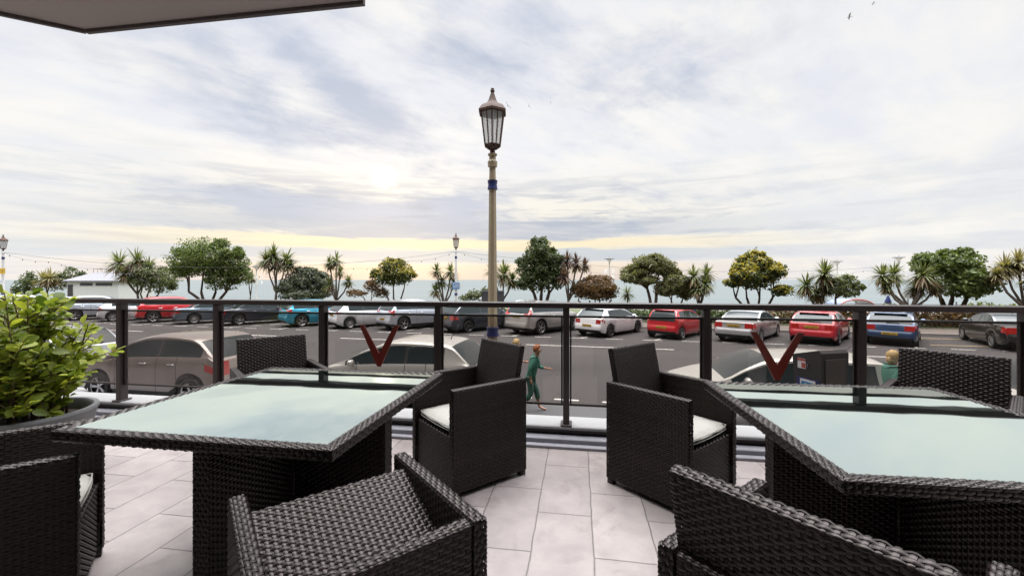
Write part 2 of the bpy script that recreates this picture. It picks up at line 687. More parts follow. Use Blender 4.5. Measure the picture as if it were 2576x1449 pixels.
def rail_pt(s, n=0.0, z=0.0):
    p = RAIL_O + TR * s + TN * n
    return Vector((p.x, p.y, z))


def road_pt(s, n, z=STREET):
    p = RR * s + RN * n
    return Vector((p.x, p.y, z))


def sheet(name, pts, mat, kind='structure'):
    b = MB()
    b.add(pts, [tuple(range(len(pts)))])
    o = b.build(name, mat)
    tag(o, kind=kind)
    return o


# the land under everything, with the drop to the beach and the sea beyond
land = MB()
prof = [(-60, STREET - .03), (45, STREET - .03), (52, -5.6), (70, -7.3), (90, -8.2)]
vs = []
for n_, z_ in prof:
    vs += [road_pt(-320, n_, z_), road_pt(320, n_, z_)]
land.add(vs, [(2 * i, 2 * i + 1, 2 * i + 3, 2 * i + 2) for i in range(len(prof) - 1)])
tag(land.build('ground', M['beach']), kind='structure')
sheet('sea', [(-8000, 30, -7.5), (8000, 30, -7.5), (8000, 8000, -7.5), (-8000, 8000, -7.5)], M['sea'])
sheet('road', [road_pt(-120, 7.8), road_pt(120, 7.8), road_pt(120, 24.6), road_pt(-120, 24.6)], M['road'])
pv = MB()
for a, b_, nm in ((3.0, 7.68, 0),):
    pass


def slab(name, s0, s1, n0, n1, z0, z1, mat, fr=road_pt):
    b = MB()
    q = [fr(s0, n0), fr(s1, n0), fr(s1, n1), fr(s0, n1)]
    b.prism([(p.x, p.y) for p in q], z0, z1)
    o = b.build(name, mat)
    tag(o, kind='structure')
    return o


slab('pavement', -60, 60, -14, 7.65, STREET - .2, PAVE, M['paving'])
slab('kerb', -120, 120, 7.652, 7.8, STREET - .2, PAVE + .004, M['kerb'])
slab('far_kerb', -120, 120, 24.6, 24.75, STREET - .2, PAVE + .004, M['kerb'])
slab('far_pavement', -120, 120, 24.752, 27.2, STREET - .2, PAVE, M['promenade'])
slab('garden', -120, 120, 27.202, 38, STREET - .2, PAVE + .02, M['lawn'])
slab('promenade', -120, 120, 38.002, 44.6, STREET - .2, PAVE - .05, M['promenade'])

# painted lines
lm = MB()


def stripe(s0, n0, s1, n1, wd, b=None, z=STREET + .004):
    a, c = road_pt(s0, n0, z), road_pt(s1, n1, z)
    t = (c - a).normalized()
    q = Vector((-t.y, t.x, 0)) * wd / 2
    (b or lm).add([a - q, c - q, c + q, a + q], [(0, 1, 2, 3)])


for k in range(-9, 10):                       # centre line: long dashes
    s0 = -.9 + k * 9.0
    stripe(s0 - 2.4, 17.65, s0 + 3.6, 17.65, .11)
HD = R(45.5)                                  # parked cars head 45.5 degrees right of the camera
hdv = Vector((math.sin(HD), math.cos(HD), 0))
for k in range(-14, 9):                       # far bays: dashed slanting lines and a dashed edge
    s0 = -1.15 + 3.38 * k
    for j in range(5):
        p = road_pt(s0, 20.15, STREET + .004) + hdv * (.1 + j * 1.05)
        q = p + hdv * .55
        t = hdv
        o_ = Vector((-t.y, t.x, 0)) * .045
        lm.add([p - o_, q - o_, q + o_, p + o_], [(0, 1, 2, 3)])
    stripe(s0 - .5, 20.15, s0 + .35, 20.15, .09)
    stripe(s0 + 1.2, 20.15, s0 + 2.0, 20.15, .09)
for k in range(-30, 31):                      # near bays: dashed outer edge
    stripe(k * 1.1 + .05 - 1.2, 9.76, k * 1.1 + .62 - 1.2, 9.76, .10)
tag(lm.build('road_markings', M['line']), kind='structure')
pm = MB()
for s0, n0, ls, ln, tw in ((-9.5, 14.2, 5.5, 1.3, .02), (3.2, 12.4, 2.2, 1.7, -.03), (8.8, 15.8, 7.5, .8, .0), (-2.5, 18.6, 3.0, .9, .02), (-18, 16.6, 4, 1.1, 0), (1.0, 10.6, 1.2, .55, .05)):
    p0 = [road_pt(s0, n0, STREET + .003), road_pt(s0 + ls, n0 + tw, STREET + .003), road_pt(s0 + ls + .1, n0 + ln, STREET + .003), road_pt(s0 - .05, n0 + ln + tw, STREET + .003)]
    pm.add(p0, [(0, 1, 2, 3)])
M['patch'] = asphalt('darker_asphalt_patch', (.055, .053, .054), .3)
tag(pm.build('road_patches', M['patch']), kind='structure')
ym = MB()
stripe(13.6, 21.3, 40, 21.3, .10, ym)
stripe(13.6, 23.6, 40, 23.6, .10, ym)
tag(ym.build('yellow_road_lines', M['yline']), kind='structure')

# terrace: floor slab
b = MB()
q = [rail_pt(-9, -8), rail_pt(9, -8), rail_pt(9, -.16), rail_pt(-9, -.16)]
fl = MB()
fl.prism([(-9, -8), (9, -8), (9, -.165), (-9, -.165)], -1.3, 0)
o = fl.build('terrace_floor', M['floor'])
o.location = RAIL_O
o.rotation_euler = (0, 0, TA)
tag(o, kind='structure')

# low wall under the railing with a white coping and a weathered board along its foot
rt = empty('coping_wall', RAIL_O, TA)
tag(rt, 'low terrace wall with white painted coping under the glass railing', 'wall')
b = MB()
b.box((0, .075, -.66), (18, .21, 1.52))
b.build('wall_core', M['bronze'], rt)
b = MB()
b.box((0, .07, .116), (18, .26, .026), bev=.006)
b.build('coping', M['coping'], rt, True, 40)
b = MB()
b.box((0, -.085, .030), (18, .10, .060), bev=.006)
b.box((0, -.165, .012), (18, .055, .024), bev=.004)
b.build('foot_board', M['step'], rt, True, 40)
# ------------------------------------------------------------------ glass railing
def glass_mat(name, tint, refl=1.0):
    m, nt, b = new_mat(name)
    N, L = nt.nodes, nt.links
    N.remove(b)
    tr = N.new('ShaderNodeBsdfTransparent')
    tr.inputs['Color'].default_value = tint + (1,)
    gl = N.new('ShaderNodeBsdfGlossy')
    gl.inputs['Roughness'].default_value = .02
    gl.inputs['Color'].default_value = (refl, refl, refl, 1)
    lw = N.new('ShaderNodeLayerWeight')
    lw.inputs['Blend'].default_value = .5
    pw = N.new('ShaderNodeMath')
    pw.operation = 'POWER'
    pw.inputs[1].default_value = 4
    L.new(lw.outputs['Facing'], pw.inputs[0])
    fr = N.new('ShaderNodeMath')
    fr.operation = 'MULTIPLY_ADD'
    fr.inputs[1].default_value = .7
    fr.inputs[2].default_value = .045
    L.new(pw.outputs[0], fr.inputs[0])
    nz = N.new('ShaderNodeTexNoise')
    nz.inputs['Scale'].default_value = 2.5
    nz.inputs['Detail'].default_value = 5
    tc = N.new('ShaderNodeTexCoord')
    L.new(tc.outputs['Object'], nz.inputs['Vector'])
    dv = N.new('ShaderNodeMath')
    dv.operation = 'MULTIPLY'
    L.new(fr.outputs[0], dv.inputs[0])
    L.new(nz.outputs['Fac'], dv.inputs[1])
    mx = N.new('ShaderNodeMixShader')
    L.new(dv.outputs[0], mx.inputs[0])
    L.new(tr.outputs[0], mx.inputs[1])
    L.new(gl.outputs[0], mx.inputs[2])
    out = [n for n in N if n.type == 'OUTPUT_MATERIAL'][0]
    L.new(mx.outputs[0], out.inputs['Surface'])
    return m


M['pane'] = glass_mat('lightly_tinted_balustrade_glass', (.765, .735, .715))
M['emblem'] = P('red_brown_emblem', (.19, .026, .016), .35, var=.25, vscale=4, coat=.3)

rail = empty('glass_railing', RAIL_O, TA)
tag(rail, 'bronze metal balustrade with tinted glass panels and V emblems at the terrace edge', 'railing')
S_POST = [-5.99, -4.93, -3.83, -2.765, -1.70, -.63, .445, 1.51, 2.57, 3.60, 4.66]
b = MB()
b.box((-.6, .0, 1.091), (11.2, .085, .046), bev=.006)
b.build('handrail', M['bronze'], rail, True, 40)
for s in S_POST:
    b = MB()
    b.box((s, .0, .60), (.05, .078, .936), bev=.004)
    b.box((s, 0, .136), (.09, .12, .012), bev=.003)
    b.build('post', M['bronze'], rail, True, 40)
for i in range(len(S_POST) - 1):
    s0, s1 = S_POST[i] + .026, S_POST[i + 1] - .026
    c, wd = (s0 + s1) / 2, s1 - s0
    b = MB()
    b.box((c, .0, .645), (wd - .03, .008, .70))
    g = b.build('glass_panel', M['pane'], rail)
    b = MB()
    b.box((c, .0, 1.0), (wd, .02, .016))
    b.box((c, .0, .29), (wd, .02, .016))
    b.box((s0 + .009, 0, .645), (.014, .018, .692))
    b.box((s1 - .009, 0, .645), (.014, .018, .692))
    b.build('panel_frame', M['rod'], g)
    if i in (4, 7):
        cs = c - (.0 if i == 4 else .03)
        b = MB()
        hw, z0, z1, t = .185, .545, .905, .044
        for sg in (-1, 1):
            pts = [(cs + sg * hw, z1), (cs + sg * (hw - t), z1), (cs - sg * .0, z0 + t * 1.55), (cs, z0 - .0), (cs + sg * .031, z0)]
            pts = [(cs + sg * hw, z1), (cs + sg * (hw - t), z1), (cs, z0 + .115), (cs, z0), (cs + sg * .016, z0)]
            n = len(pts)
            vs = [(p[0], -.016, p[1]) for p in pts] + [(p[0], -.0055, p[1]) for p in pts]
            fs = [tuple(range(n)), tuple(reversed(range(n, 2 * n)))] + [(k, n + k, n + (k + 1) % n, (k + 1) % n) for k in range(n)]
            b.add(vs, fs)
        b.build('emblem', M['emblem'], g)

# ------------------------------------------------------------------ balcony above
bal = empty('balcony', (0, 0, 0))
tag(bal, 'underside of the upper balcony in grey brown paint at the top left corner', 'balcony')
poly = [(-0.507, 1.421), (-1.624, 1.586), (-1.818, 1.479), (-2.375, 1.108), (-2.9, .7), (-2.9, -1.05), (-.55, -1.05), (-.50, .9)]
b = MB()
b.prism(poly, 2.25, 2.39)
b.build('slab', M['soffit'], bal)
b = MB()
for k in range(3):
    a, c = Vector(poly[k] + (0,)), Vector(poly[k + 1] + (0,))
    t = (c - a).normalized()
    nn = Vector((t.y, -t.x, 0))
    b.box(((a + c) / 2 + nn * .008 + Vector((0, 0, 2.268))), ((c - a).length, .014, .06), rz=math.atan2(t.y, t.x))
b.build('drip_edge', M['soffit_edge'], bal)

# ------------------------------------------------------------------ woven furniture
M['wicker'] = None


def wicker_mat():
    m, nt, b = new_mat('woven_plastic_rattan')
    N, L = nt.nodes, nt.links
    geo = N.new('ShaderNodeNewGeometry')
    mx = N.new('ShaderNodeMixRGB')
    mx.inputs['Color1'].default_value = (.0045, .0030, .0028, 1)
    mx.inputs['Color2'].default_value = (.017, .0120, .0110, 1)
    L.new(geo.outputs['Random Per Island'], mx.inputs['Fac'])
    L.new(mx.outputs[0], b.inputs['Base Color'])
    b.inputs['Roughness'].default_value = .37
    b.inputs['Specular Tint'].default_value = (1.0, .90, .86, 1)
    b.inputs['Specular IOR Level'].default_value = .46
    tc = N.new('ShaderNodeTexCoord')
    nz = N.new('ShaderNodeTexNoise')
    nz.inputs['Scale'].default_value = 220
    L.new(tc.outputs['Object'], nz.inputs['Vector'])
    bp = N.new('ShaderNodeBump')
    bp.inputs['Strength'].default_value = .25
    bp.inputs['Distance'].default_value = .001
    L.new(nz.outputs['Fac'], bp.inputs['Height'])
    L.new(bp.outputs['Normal'], b.inputs['Normal'])
    return m


M['wicker'] = wicker_mat()
M['wickercore'] = P('dark_wicker_frame', (.010, .008, .008), .8)
M['tabletop'] = None


def round_path(pts, r=.012, k=4):
    """2-D polyline with rounded corners -> dense list of points"""
    out = [np.array(pts[0], float)]
    for i in range(1, len(pts) - 1):
        p0, p1, p2 = (np.array(pts[j], float) for j in (i - 1, i, i + 1))
        a = (p0 - p1) / np.linalg.norm(p0 - p1)
        c = (p2 - p1) / np.linalg.norm(p2 - p1)
        s, e = p1 + a * r, p1 + c * r
        for t in np.linspace(0, 1, k):
            out.append((1 - t) ** 2 * s + 2 * t * (1 - t) * p1 + t * t * e)
    out.append(np.array(pts[-1], float))
    return np.array(out)


def weave(mb, path2, frame, ulen, pv=.0120, pu=.0195, amp=.0029, mitre=None, flip=False, warp=True, closed=False):
    """strands woven over the surface swept by a 2-D path (a,b) along u.
    frame = (origin, ua, ub, uu): 3-D axes of the path's two coordinates and of the sweep.
    mitre: function of path point (a,b) -> inset of both ends."""
    path2 = np.asarray(path2, float)
    seg = np.linalg.norm(np.diff(path2, axis=0), axis=1)
    cum = np.concatenate([[0], np.cumsum(seg)])
    Lt = cum[-1]
    o, ua, ub, uu = (np.array(q, float) for q in frame)

    def P2(s):
        s = np.clip(s, 0, Lt)
        return np.stack([np.interp(s, cum, path2[:, 0]), np.interp(s, cum, path2[:, 1])], -1)

    def N2(s):
        d = P2(s + .003) - P2(s - .003)
        n = np.stack([d[..., 1], -d[..., 0]], -1)
        n /= np.maximum(np.linalg.norm(n, axis=-1, keepdims=True), 1e-9)
        return -n if flip else n

    nv = max(1, int(round(Lt / pv)))
    dv = Lt / nv
    nu = max(2, int(round(ulen / pu)))
    du = ulen / nu
    # weft strands: along u, over and under the warps
    us = np.arange(nu * 3 + 1) / 3.0
    offs = np.array([-.45, -.16, .16, .45]) * dv
    bulge = np.array([-.0011, .0008, .0008, -.0011])
    allv, allf = [], []
    base = 0
    K = len(us)
    for i in range(nv):
        sc = (i + .5) * dv
        ss = sc + offs
        p2, n2 = P2(ss), N2(ss)                       # (4,2)
        ins = np.array([mitre(p) for p in p2]) if mitre else np.zeros(4)
        h = np.sin(np.pi * (us + i)) * 0
        h = np.cos(np.pi * (us - .5 + i)) * amp
        jit = (RNG.random(K) - .5) * .0004
        U_ = us * du
        Ug = ins[None, :] + U_[:, None] * (1 - 2 * ins[None, :] / ulen)
        hh = h[:, None] + jit[:, None] + bulge[None, :]
        q = p2[None, :, :] + n2[None, :, :] * hh[..., None]
        V = o + q[..., 0:1] * ua + q[..., 1:2] * ub + Ug[..., None] * uu
        allv.append(V.reshape(-1, 3))
        idx = base + np.arange(K * 4).reshape(K, 4)
        f = np.stack([idx[:-1, :-1], idx[1:, :-1], idx[1:, 1:], idx[:-1, 1:]], -1).reshape(-1, 4)
        allf.append(f)
        base += K * 4
    if warp:
        sv = np.arange(nv * 2 + 1) / 2.0
        K2 = len(sv)
        offs2 = np.array([-.0048, 0, .0048])
        b2 = np.array([-.0008, .0004, -.0008])
        for j in range(nu):
            uc = (j + .5) * du
            ss = sv * dv
            p2, n2 = P2(ss), N2(ss)
            ins = np.array([mitre(p) for p in p2]) if mitre else np.zeros(K2)
            h = -np.cos(np.pi * (sv - .5 + j)) * amp * .75
            hh = h[:, None] + b2[None, :]
            q = p2[:, None, :] + n2[:, None, :] * hh[..., None]
            Ug = ins[:, None] + (uc + offs2[None, :]) * (1 - 2 * ins[:, None] / ulen)
            V = o + q[..., 0:1] * ua + q[..., 1:2] * ub + Ug[..., None] * uu
            allv.append(V.reshape(-1, 3))
            idx = base + np.arange(K2 * 3).reshape(K2, 3)
            f = np.stack([idx[:-1, :-1], idx[1:, :-1], idx[1:, 1:], idx[:-1, 1:]], -1).reshape(-1, 4)
            allf.append(f)
            base += K2 * 3
    mb.arr(np.concatenate(allv), np.concatenate(allf))


XX, YY, ZZ = (1, 0, 0), (0, 1, 0), (0, 0, 1)
AH = .645          # arm height
HW = .28           # half width / half depth


def chair_meshes():
    out = {}
    # arms: outside face, top and inside face in one wrap, plus front and rear ends
    for side, nm in ((-1, 'al'), (1, 'ar')):
        b = MB()
        path = round_path([(HW, .035), (HW, AH), (HW - .045, AH), (HW - .045, .16)])
        weave(b, path, ((0, -HW + .002, 0), (side, 0, 0), ZZ, YY), 2 * HW - .004, flip=False)
        # front end
        weave(b, round_path([(HW - .043, 0), (HW - .002, 0)]), ((0, HW, .035), (side, 0, 0), YY, ZZ), AH - .037, pv=.0115, flip=True)
        weave(b, round_path([(HW - .043, 0), (HW - .002, 0)]), ((0, -HW, .035), (side, 0, 0), YY, ZZ), AH - .037, pv=.0115)
        for yy in (-HW + .025, HW - .025):
            b.box((side * (HW - .025), yy, .02), (.04, .04, .04))
        b.box((side * (HW - .022), 0, .34), (.028, 2 * HW - .03, .58))
        out[nm] = b
    b = MB()                                     # back below the arms' height
    path = round_path([(HW, .035), (HW, AH), (HW - .045, AH), (HW - .045, .3)])
    weave(b, path, ((-HW + .052, 0, 0), (0, -1, 0), ZZ, XX), 2 * HW - .104)
    b.box((0, -HW + .0225, .34), (2 * HW - .11, .03, .58))
    out['back'] = b
    b = MB()                                     # seat rail and front panel
    path = round_path([(.26, .035), (.262, .335), (.27, .35), (.225, .352)], .008)
    weave(b, path, ((-.228, 0, 0), (0, 1, 0), ZZ, XX), .456, flip=True)
    weave(b, round_path([(-.235, 0), (.23, 0)]), ((-.228, 0, .352), (0, 1, 0), ZZ, XX), .456, flip=True, pv=.012, warp=True)
    b.box((0, .24, .19), (.45, .02, .29))
    out['seat'] = b
    # backrest, built lying along its own axes: x width, z height, y thickness; hinge at origin
    b = MB()
    path = round_path([(-.02, 0), (-.02, .43), (.02, .43), (.02, 0)], .012)
    weave(b, path, ((-.235, 0, 0), (0, -1, 0), ZZ, XX), .47, flip=True)
    for sx in (-1, 1):
        weave(b, round_path([(-.018, 0), (.018, 0)]), ((sx * .235, 0, .004), (0, 1, 0), (sx, 0, 0), ZZ), .424, pv=.012, flip=(sx < 0))
    b.box((0, 0, .215), (.445, .022, .41))
    out['rest'] = b
    return out


CM = chair_meshes()
names = {'al': 'armrest', 'ar': 'armrest', 'back': 'back_panel', 'seat': 'seat', 'rest': 'backrest'}
CME = {k: v.mesh(names[k] + '_weave', M['wicker'], True) for k, v in CM.items()}


def make_chair(label, corner, heading, folded=False):
    """corner: back right corner on the floor seen from behind the sitter's left... centre given instead"""
    cx, cy = corner
    rz = math.atan2(heading[1], heading[0]) - math.pi / 2
    t = empty('wicker_armchair', (cx, cy, 0), rz)
    tag(t, label, 'armchair', 'woven armchairs round the glass topped tables')
    for k in ('al', 'ar', 'back', 'seat', 'rest'):
        o = link(names[k], CME[k], t)
        if k == 'rest':
            if folded:
                o.location = (0, -.205, .455)
                o.rotation_euler = (R(-69), 0, 0)
            else:
                o.location = (0, -.195, .43)
                o.rotation_euler = (R(12), 0, 0)
    return t


M['cushion'] = P('cream_cushion_fabric', (.32, .312, .285), .75, var=.08, vscale=14, bump=.25, bscale=22)


def cushion_mesh():
    n = 18
    W_, D_, T_ = .225, .235, .036
    V, fs = [], []
    for sgn in (1, -1):
        for i in range(n + 1):
            for j in range(n + 1):
                u, v = i / n * 2 - 1, j / n * 2 - 1
                e = max(abs(u), abs(v))
                puff = (1 - e ** 6) ** .5 * .8 + .2 * (1 - u * u) * (1 - v * v)
                cr = 1 - .05 * (u * v) ** 2
                zz = T_ * puff + (.003 * math.sin(u * 7 + v * 3) * math.sin(v * 8) if sgn > 0 else 0)
                V.append((u * W_ * cr, v * D_ * cr, sgn * zz))
    m = (n + 1) ** 2
    for s in range(2):
        for i in range(n):
            for j in range(n):
                a = s * m + i * (n + 1) + j
                q = (a, a + n + 1, a + n + 2, a + 1)
                fs.append(q if s == 0 else q[::-1])
    b = MB()
    b.add(V, fs)
    # piping round both edges
    for z in (.012, -.012):
        pts = []
        for k in range(33):
            a = 2 * math.pi * k / 32
            ca, sa = math.cos(a), math.sin(a)
            q = max(abs(ca), abs(sa))
            u, v = ca / q, sa / q
            cr = 1 - .05 * (u * v) ** 2
            pts.append((u * W_ * cr * 1.0, v * D_ * cr * 1.0, z))
        b.tube(pts, .0035, 5, cap=False)
    return b.mesh('seat_cushion', M['cushion'], True, 60)


CUSH = cushion_mesh()


def cushion(chair, label):
    o = link('seat_cushion', CUSH)
    rz = chair.rotation_euler.z
    c, s = math.cos(rz), math.sin(rz)
    dx, dy = 0.0, .025
    o.location = (chair.location.x + dx * c - dy * s, chair.location.y + dx * s + dy * c, .393)
    o.rotation_euler = (0, 0, rz)
    tag(o, label, 'cushion', 'cream cushions on the wicker armchairs')
    return o


def ctr(back_mid, h):
    return (back_mid[0] + h[0] * HW, back_mid[1] + h[1] * HW)


CH = []
h = (-.79, -.613)
CH.append((make_chair('upright wicker armchair on the right of the left glass table, beside the lamp post', ctr((-.075, 3.01), h), h),
           'pale cushion on the upright armchair right of the left table'))
h = (.62, -.785)
CH.append((make_chair('upright wicker armchair on the near left of the right glass table, cushion facing right', ctr((.825, 2.855), h), h),
           'cream cushion on the armchair left of the right table, by the paving gap'))
h = (-.608, .794)
f1 = make_chair('wicker armchair with its backrest folded flat, pushed under the left table in front', ctr((-.29, .98), h), h, True)
h = (.80, .60)
CH.append((make_chair('dark wicker armchair cut by the left picture edge, below the potted shrub', ctr((-1.784 - .8 * .56, 1.775 - .6 * .56), h), h),
           'cream cushion on the armchair under the potted shrub'))
h = (.656, -.755)
CH.append((make_chair('dark wicker armchair behind the far left corner of the left table, against the railing', ctr((-1.88, 3.277), h), h),
           'cushion of the armchair behind the left table by the railing'))
h = (-.78, -.626)
CH.append((make_chair('dark wicker armchair behind the right table by the railing, near the black saloon', ctr((2.697, 2.562), h), h),
           'cushion of the armchair behind the right table by the railing'))
h = (.79, .615)
CH.append((make_chair('wicker armchair seen from behind in front of the right table, largest back in view', ctr((.535, .822), h), h),
           'cushion of the armchair seen from behind at the bottom right'))
for i, (c_, l_) in enumerate(CH):
    if i in (0, 1, 2):
        cushion(c_, l_)


def tabletop_glass():
    m, nt, b = new_mat('back_painted_table_glass')
    N, L = nt.nodes, nt.links
    b.inputs['Base Color'].default_value = (.010, .016, .016, 1)
    b.inputs['Roughness'].default_value = .03
    b.inputs['Specular IOR Level'].default_value = .5
    gl = N.new('ShaderNodeBsdfGlossy')
    gl.inputs['Roughness'].default_value = .02
    gl.inputs['Color'].default_value = (.68, .785, .745, 1)
    tc = N.new('ShaderNodeTexCoord')
    nz = N.new('ShaderNodeTexNoise')
    nz.inputs['Scale'].default_value = 2.2
    nz.inputs['Detail'].default_value = 2
    L.new(tc.outputs['Object'], nz.inputs['Vector'])
    bp = N.new('ShaderNodeBump')
    bp.inputs['Strength'].default_value = .12
    bp.inputs['Distance'].default_value = .01
    L.new(nz.outputs['Fac'], bp.inputs['Height'])
    L.new(bp.outputs['Normal'], gl.inputs['Normal'])
    lw = N.new('ShaderNodeLayerWeight')
    lw.inputs['Blend'].default_value = .5
    mr = N.new('ShaderNodeMapRange')
    mr.inputs[1].default_value = .1
    mr.inputs[2].default_value = .75
    mr.inputs[3].default_value = .38
    mr.inputs[4].default_value = .80
    L.new(lw.outputs['Facing'], mr.inputs[0])
    ms = N.new('ShaderNodeMixShader')
    L.new(mr.outputs[0], ms.inputs[0])
    L.new(b.outputs[0], ms.inputs[1])
    L.new(gl.outputs[0], ms.inputs[2])
    out = [n for n in N if n.type == 'OUTPUT_MATERIAL'][0]
    L.new(ms.outputs[0], out.inputs['Surface'])
    return m


M['tabletop'] = tabletop_glass()
TS = .58           # half side of the table
TH = .73


def table_meshes():
    fr = MB()
    path = round_path([(TS - .04, TH - .042), (TS, TH - .042), (TS, TH), (TS - .044, TH)], .009)
    for k in range(4):
        a = k * math.pi / 2
        ua = (math.cos(a), math.sin(a), 0)
        uu = (-math.sin(a), math.cos(a), 0)
        o = tuple(-TS * q for q in uu)
        weave(fr, path, (o, ua, ZZ, uu), 2 * TS, pv=.0130, pu=.0222, amp=.0026, mitre=lambda p: max(0.0, TS - p[0]))
    fr.box((0, 0, TH - .025), (2 * TS - .05, 2 * TS - .05, .026))
    gl = MB()
    gl.box((0, 0, TH - .006), (2 * TS - .084, 2 * TS - .084, .010), bev=.002)
    bs = MB()
    for k in range(4):                        # four wings meeting in a cross
        a = k * math.pi / 2
        ua = (math.cos(a), math.sin(a), 0)
        un = (-math.sin(a), math.cos(a), 0)
        L0, L1, t = .04, TS - .075, .035
        for sg in (-1, 1):
            o = tuple(ua[i] * L0 + un[i] * t * sg for i in range(3))
            weave(bs, [(.03, 0), (TH - .045, 0)], (o, ZZ, un, ua), L1 - L0, flip=(sg > 0))
        o = tuple(ua[i] * L1 - un[i] * t for i in range(3))
        weave(bs, [(.0, 0), (2 * t, 0)], ((o[0], o[1], .03), un, ua, ZZ), TH - .09, pv=.0115, flip=True)
        c = tuple(ua[i] * (L0 + L1) / 2 for i in range(3))
        bs.box((c[0], c[1], .35), (L1 - L0 - .02, 2 * t - .014, .64), rz=a)
    bs.box((0, 0, .35), (.10, .10, .64), rz=math.pi / 4)
    return fr, gl, bs


fr, gl, bs = table_meshes()
FRM, GLM, BSM = fr.mesh('table_frame_weave', M['wicker'], True), gl.mesh('table_glass', M['tabletop']), bs.mesh('table_base_weave', M['wicker'], True)


def table(x, y, rz, label):
    t = empty('wicker_table', (x, y, 0), rz)
    tag(t, label, 'table', 'square wicker tables with glass tops')
    link('frame', FRM, t)
    link('glass_top', GLM, t)
    link('base', BSM, t)


table(-1.085, 2.06, TA, 'square wicker table with glass top reflecting clouds, beside the armchair with folded back')
table(1.585, 1.70, R(-6.5), 'square wicker table with glass top on the right, cut by the picture edge')
# ------------------------------------------------------------------ cars
def car_glass(name, c):
    m = P(name, c, rough=.04, var=.2, vscale=2.5, spec=.42)
    return m


M['carglass'] = car_glass('tinted_car_glass', (.020, .028, .030))
M['tyre'] = P('tyre_rubber', (.014, .013, .013), .8, bump=.2)
M['alloy'] = P('silver_alloy', (.48, .48, .49), .3, metal=.7)
M['darkalloy'] = P('dark_alloy', (.14, .14, .145), .3, metal=.7)
M['trim'] = P('black_plastic_trim', (.018, .017, .017), .6)
M['tail'] = P('red_lamp_lens', (.42, .018, .014), .12, coat=1.0, var=.3, vscale=20)
M['headl'] = P('clear_lamp_lens', (.45, .46, .48), .08, metal=.5, coat=1.0, var=.3, vscale=20)
M['plate'] = P('yellow_number_plate', (.62, .40, .04), .5)
M['ink'] = P('black_lettering', (.012, .012, .012), .6)
M['chrome'] = P('chrome_trim', (.6, .6, .6), .15, metal=.9)
M['whitelens'] = P('white_lens', (.55, .5, .48), .15, coat=1)


def pchip(xk, yk):
    xk, yk = np.array(xk, float), np.array(yk, float)
    h = np.diff(xk)
    d = np.diff(yk) / h
    m = np.zeros(len(xk))
    for i in range(1, len(xk) - 1):
        if d[i - 1] * d[i] > 0:
            w1, w2 = 2 * h[i] + h[i - 1], h[i] + 2 * h[i - 1]
            m[i] = (w1 + w2) / (w1 / d[i - 1] + w2 / d[i])
    m[0], m[-1] = d[0], d[-1]

    def f(x):
        x = np.clip(x, xk[0], xk[-1])
        i = int(np.clip(np.searchsorted(xk, x) - 1, 0, len(h) - 1))
        t = (x - xk[i]) / h[i]
        return float((2 * t ** 3 - 3 * t ** 2 + 1) * yk[i] + (t ** 3 - 2 * t ** 2 + t) * h[i] * m[i] + (-2 * t ** 3 + 3 * t ** 2) * yk[i + 1] + (t ** 3 - t ** 2) * h[i] * m[i + 1])
    return f


def wheel_mesh(rad, width, spokes, twin):
    ty = MB()
    ty.lathe([(rad * .66, -width / 2), (rad * .9, -width / 2 - .004), (rad * .985, -width * .36), (rad, -width * .2), (rad, width * .2), (rad * .985, width * .36), (rad * .9, width / 2 + .004), (rad * .66, width / 2)], 28, axis='y')
    rm = MB()
    for sgn in (-1, 1):
        rm.lathe([(rad * .69, sgn * width * .48), (rad * .66, sgn * width * .5), (rad * .62, sgn * width * .44)], 28, axis='y')
        rm.lathe([(0.001, sgn * width * .42), (rad * .10, sgn * width * .42), (rad * .14, sgn * width * .36)], 16, axis='y')
        for k in range(spokes):
            for dq in ((-.10, .10) if twin else (0,)):
                a = 2 * math.pi * k / spokes + dq
                w0, w1 = rad * (.045 if twin else .08), rad * (.035 if twin else .06)
                ca, sa = math.cos(a), math.sin(a)
                pts = []
                for r_, hw_ in ((rad * .08, w0), (rad * .65, w1)):
                    for s_ in (-1, 1):
                        x = r_ * ca - s_ * hw_ * sa
                        z = r_ * sa + s_ * hw_ * ca
                        pts.append((x, sgn * width * (.38 if r_ < rad * .2 else .44), z))
                pts += [(p[0], p[1] - sgn * .02, p[2]) for p in pts]
                rm.add(pts, [(0, 1, 3, 2), (4, 6, 7, 5), (0, 2, 6, 4), (1, 5, 7, 3)])
    dk = MB()
    dk.lathe([(.001, -width * .22), (rad * .66, -width * .22)], 20, axis='y')
    dk.lathe([(.001, width * .22), (rad * .66, width * .22)], 20, axis='y')
    return ty, rm, dk


WH = {}


def get_wheel(rad, spokes, twin, dark):
    k = (round(rad, 3), spokes, twin, dark)
    if k not in WH:
        ty, rm, dk = wheel_mesh(rad, .205, spokes, twin)
        WH[k] = (ty.mesh('tyre', M['tyre'], True, 40), rm.mesh('rim', M['darkalloy' if dark else 'alloy'], True, 35), dk.mesh('brake_disc', M['trim']))
    return WH[k]


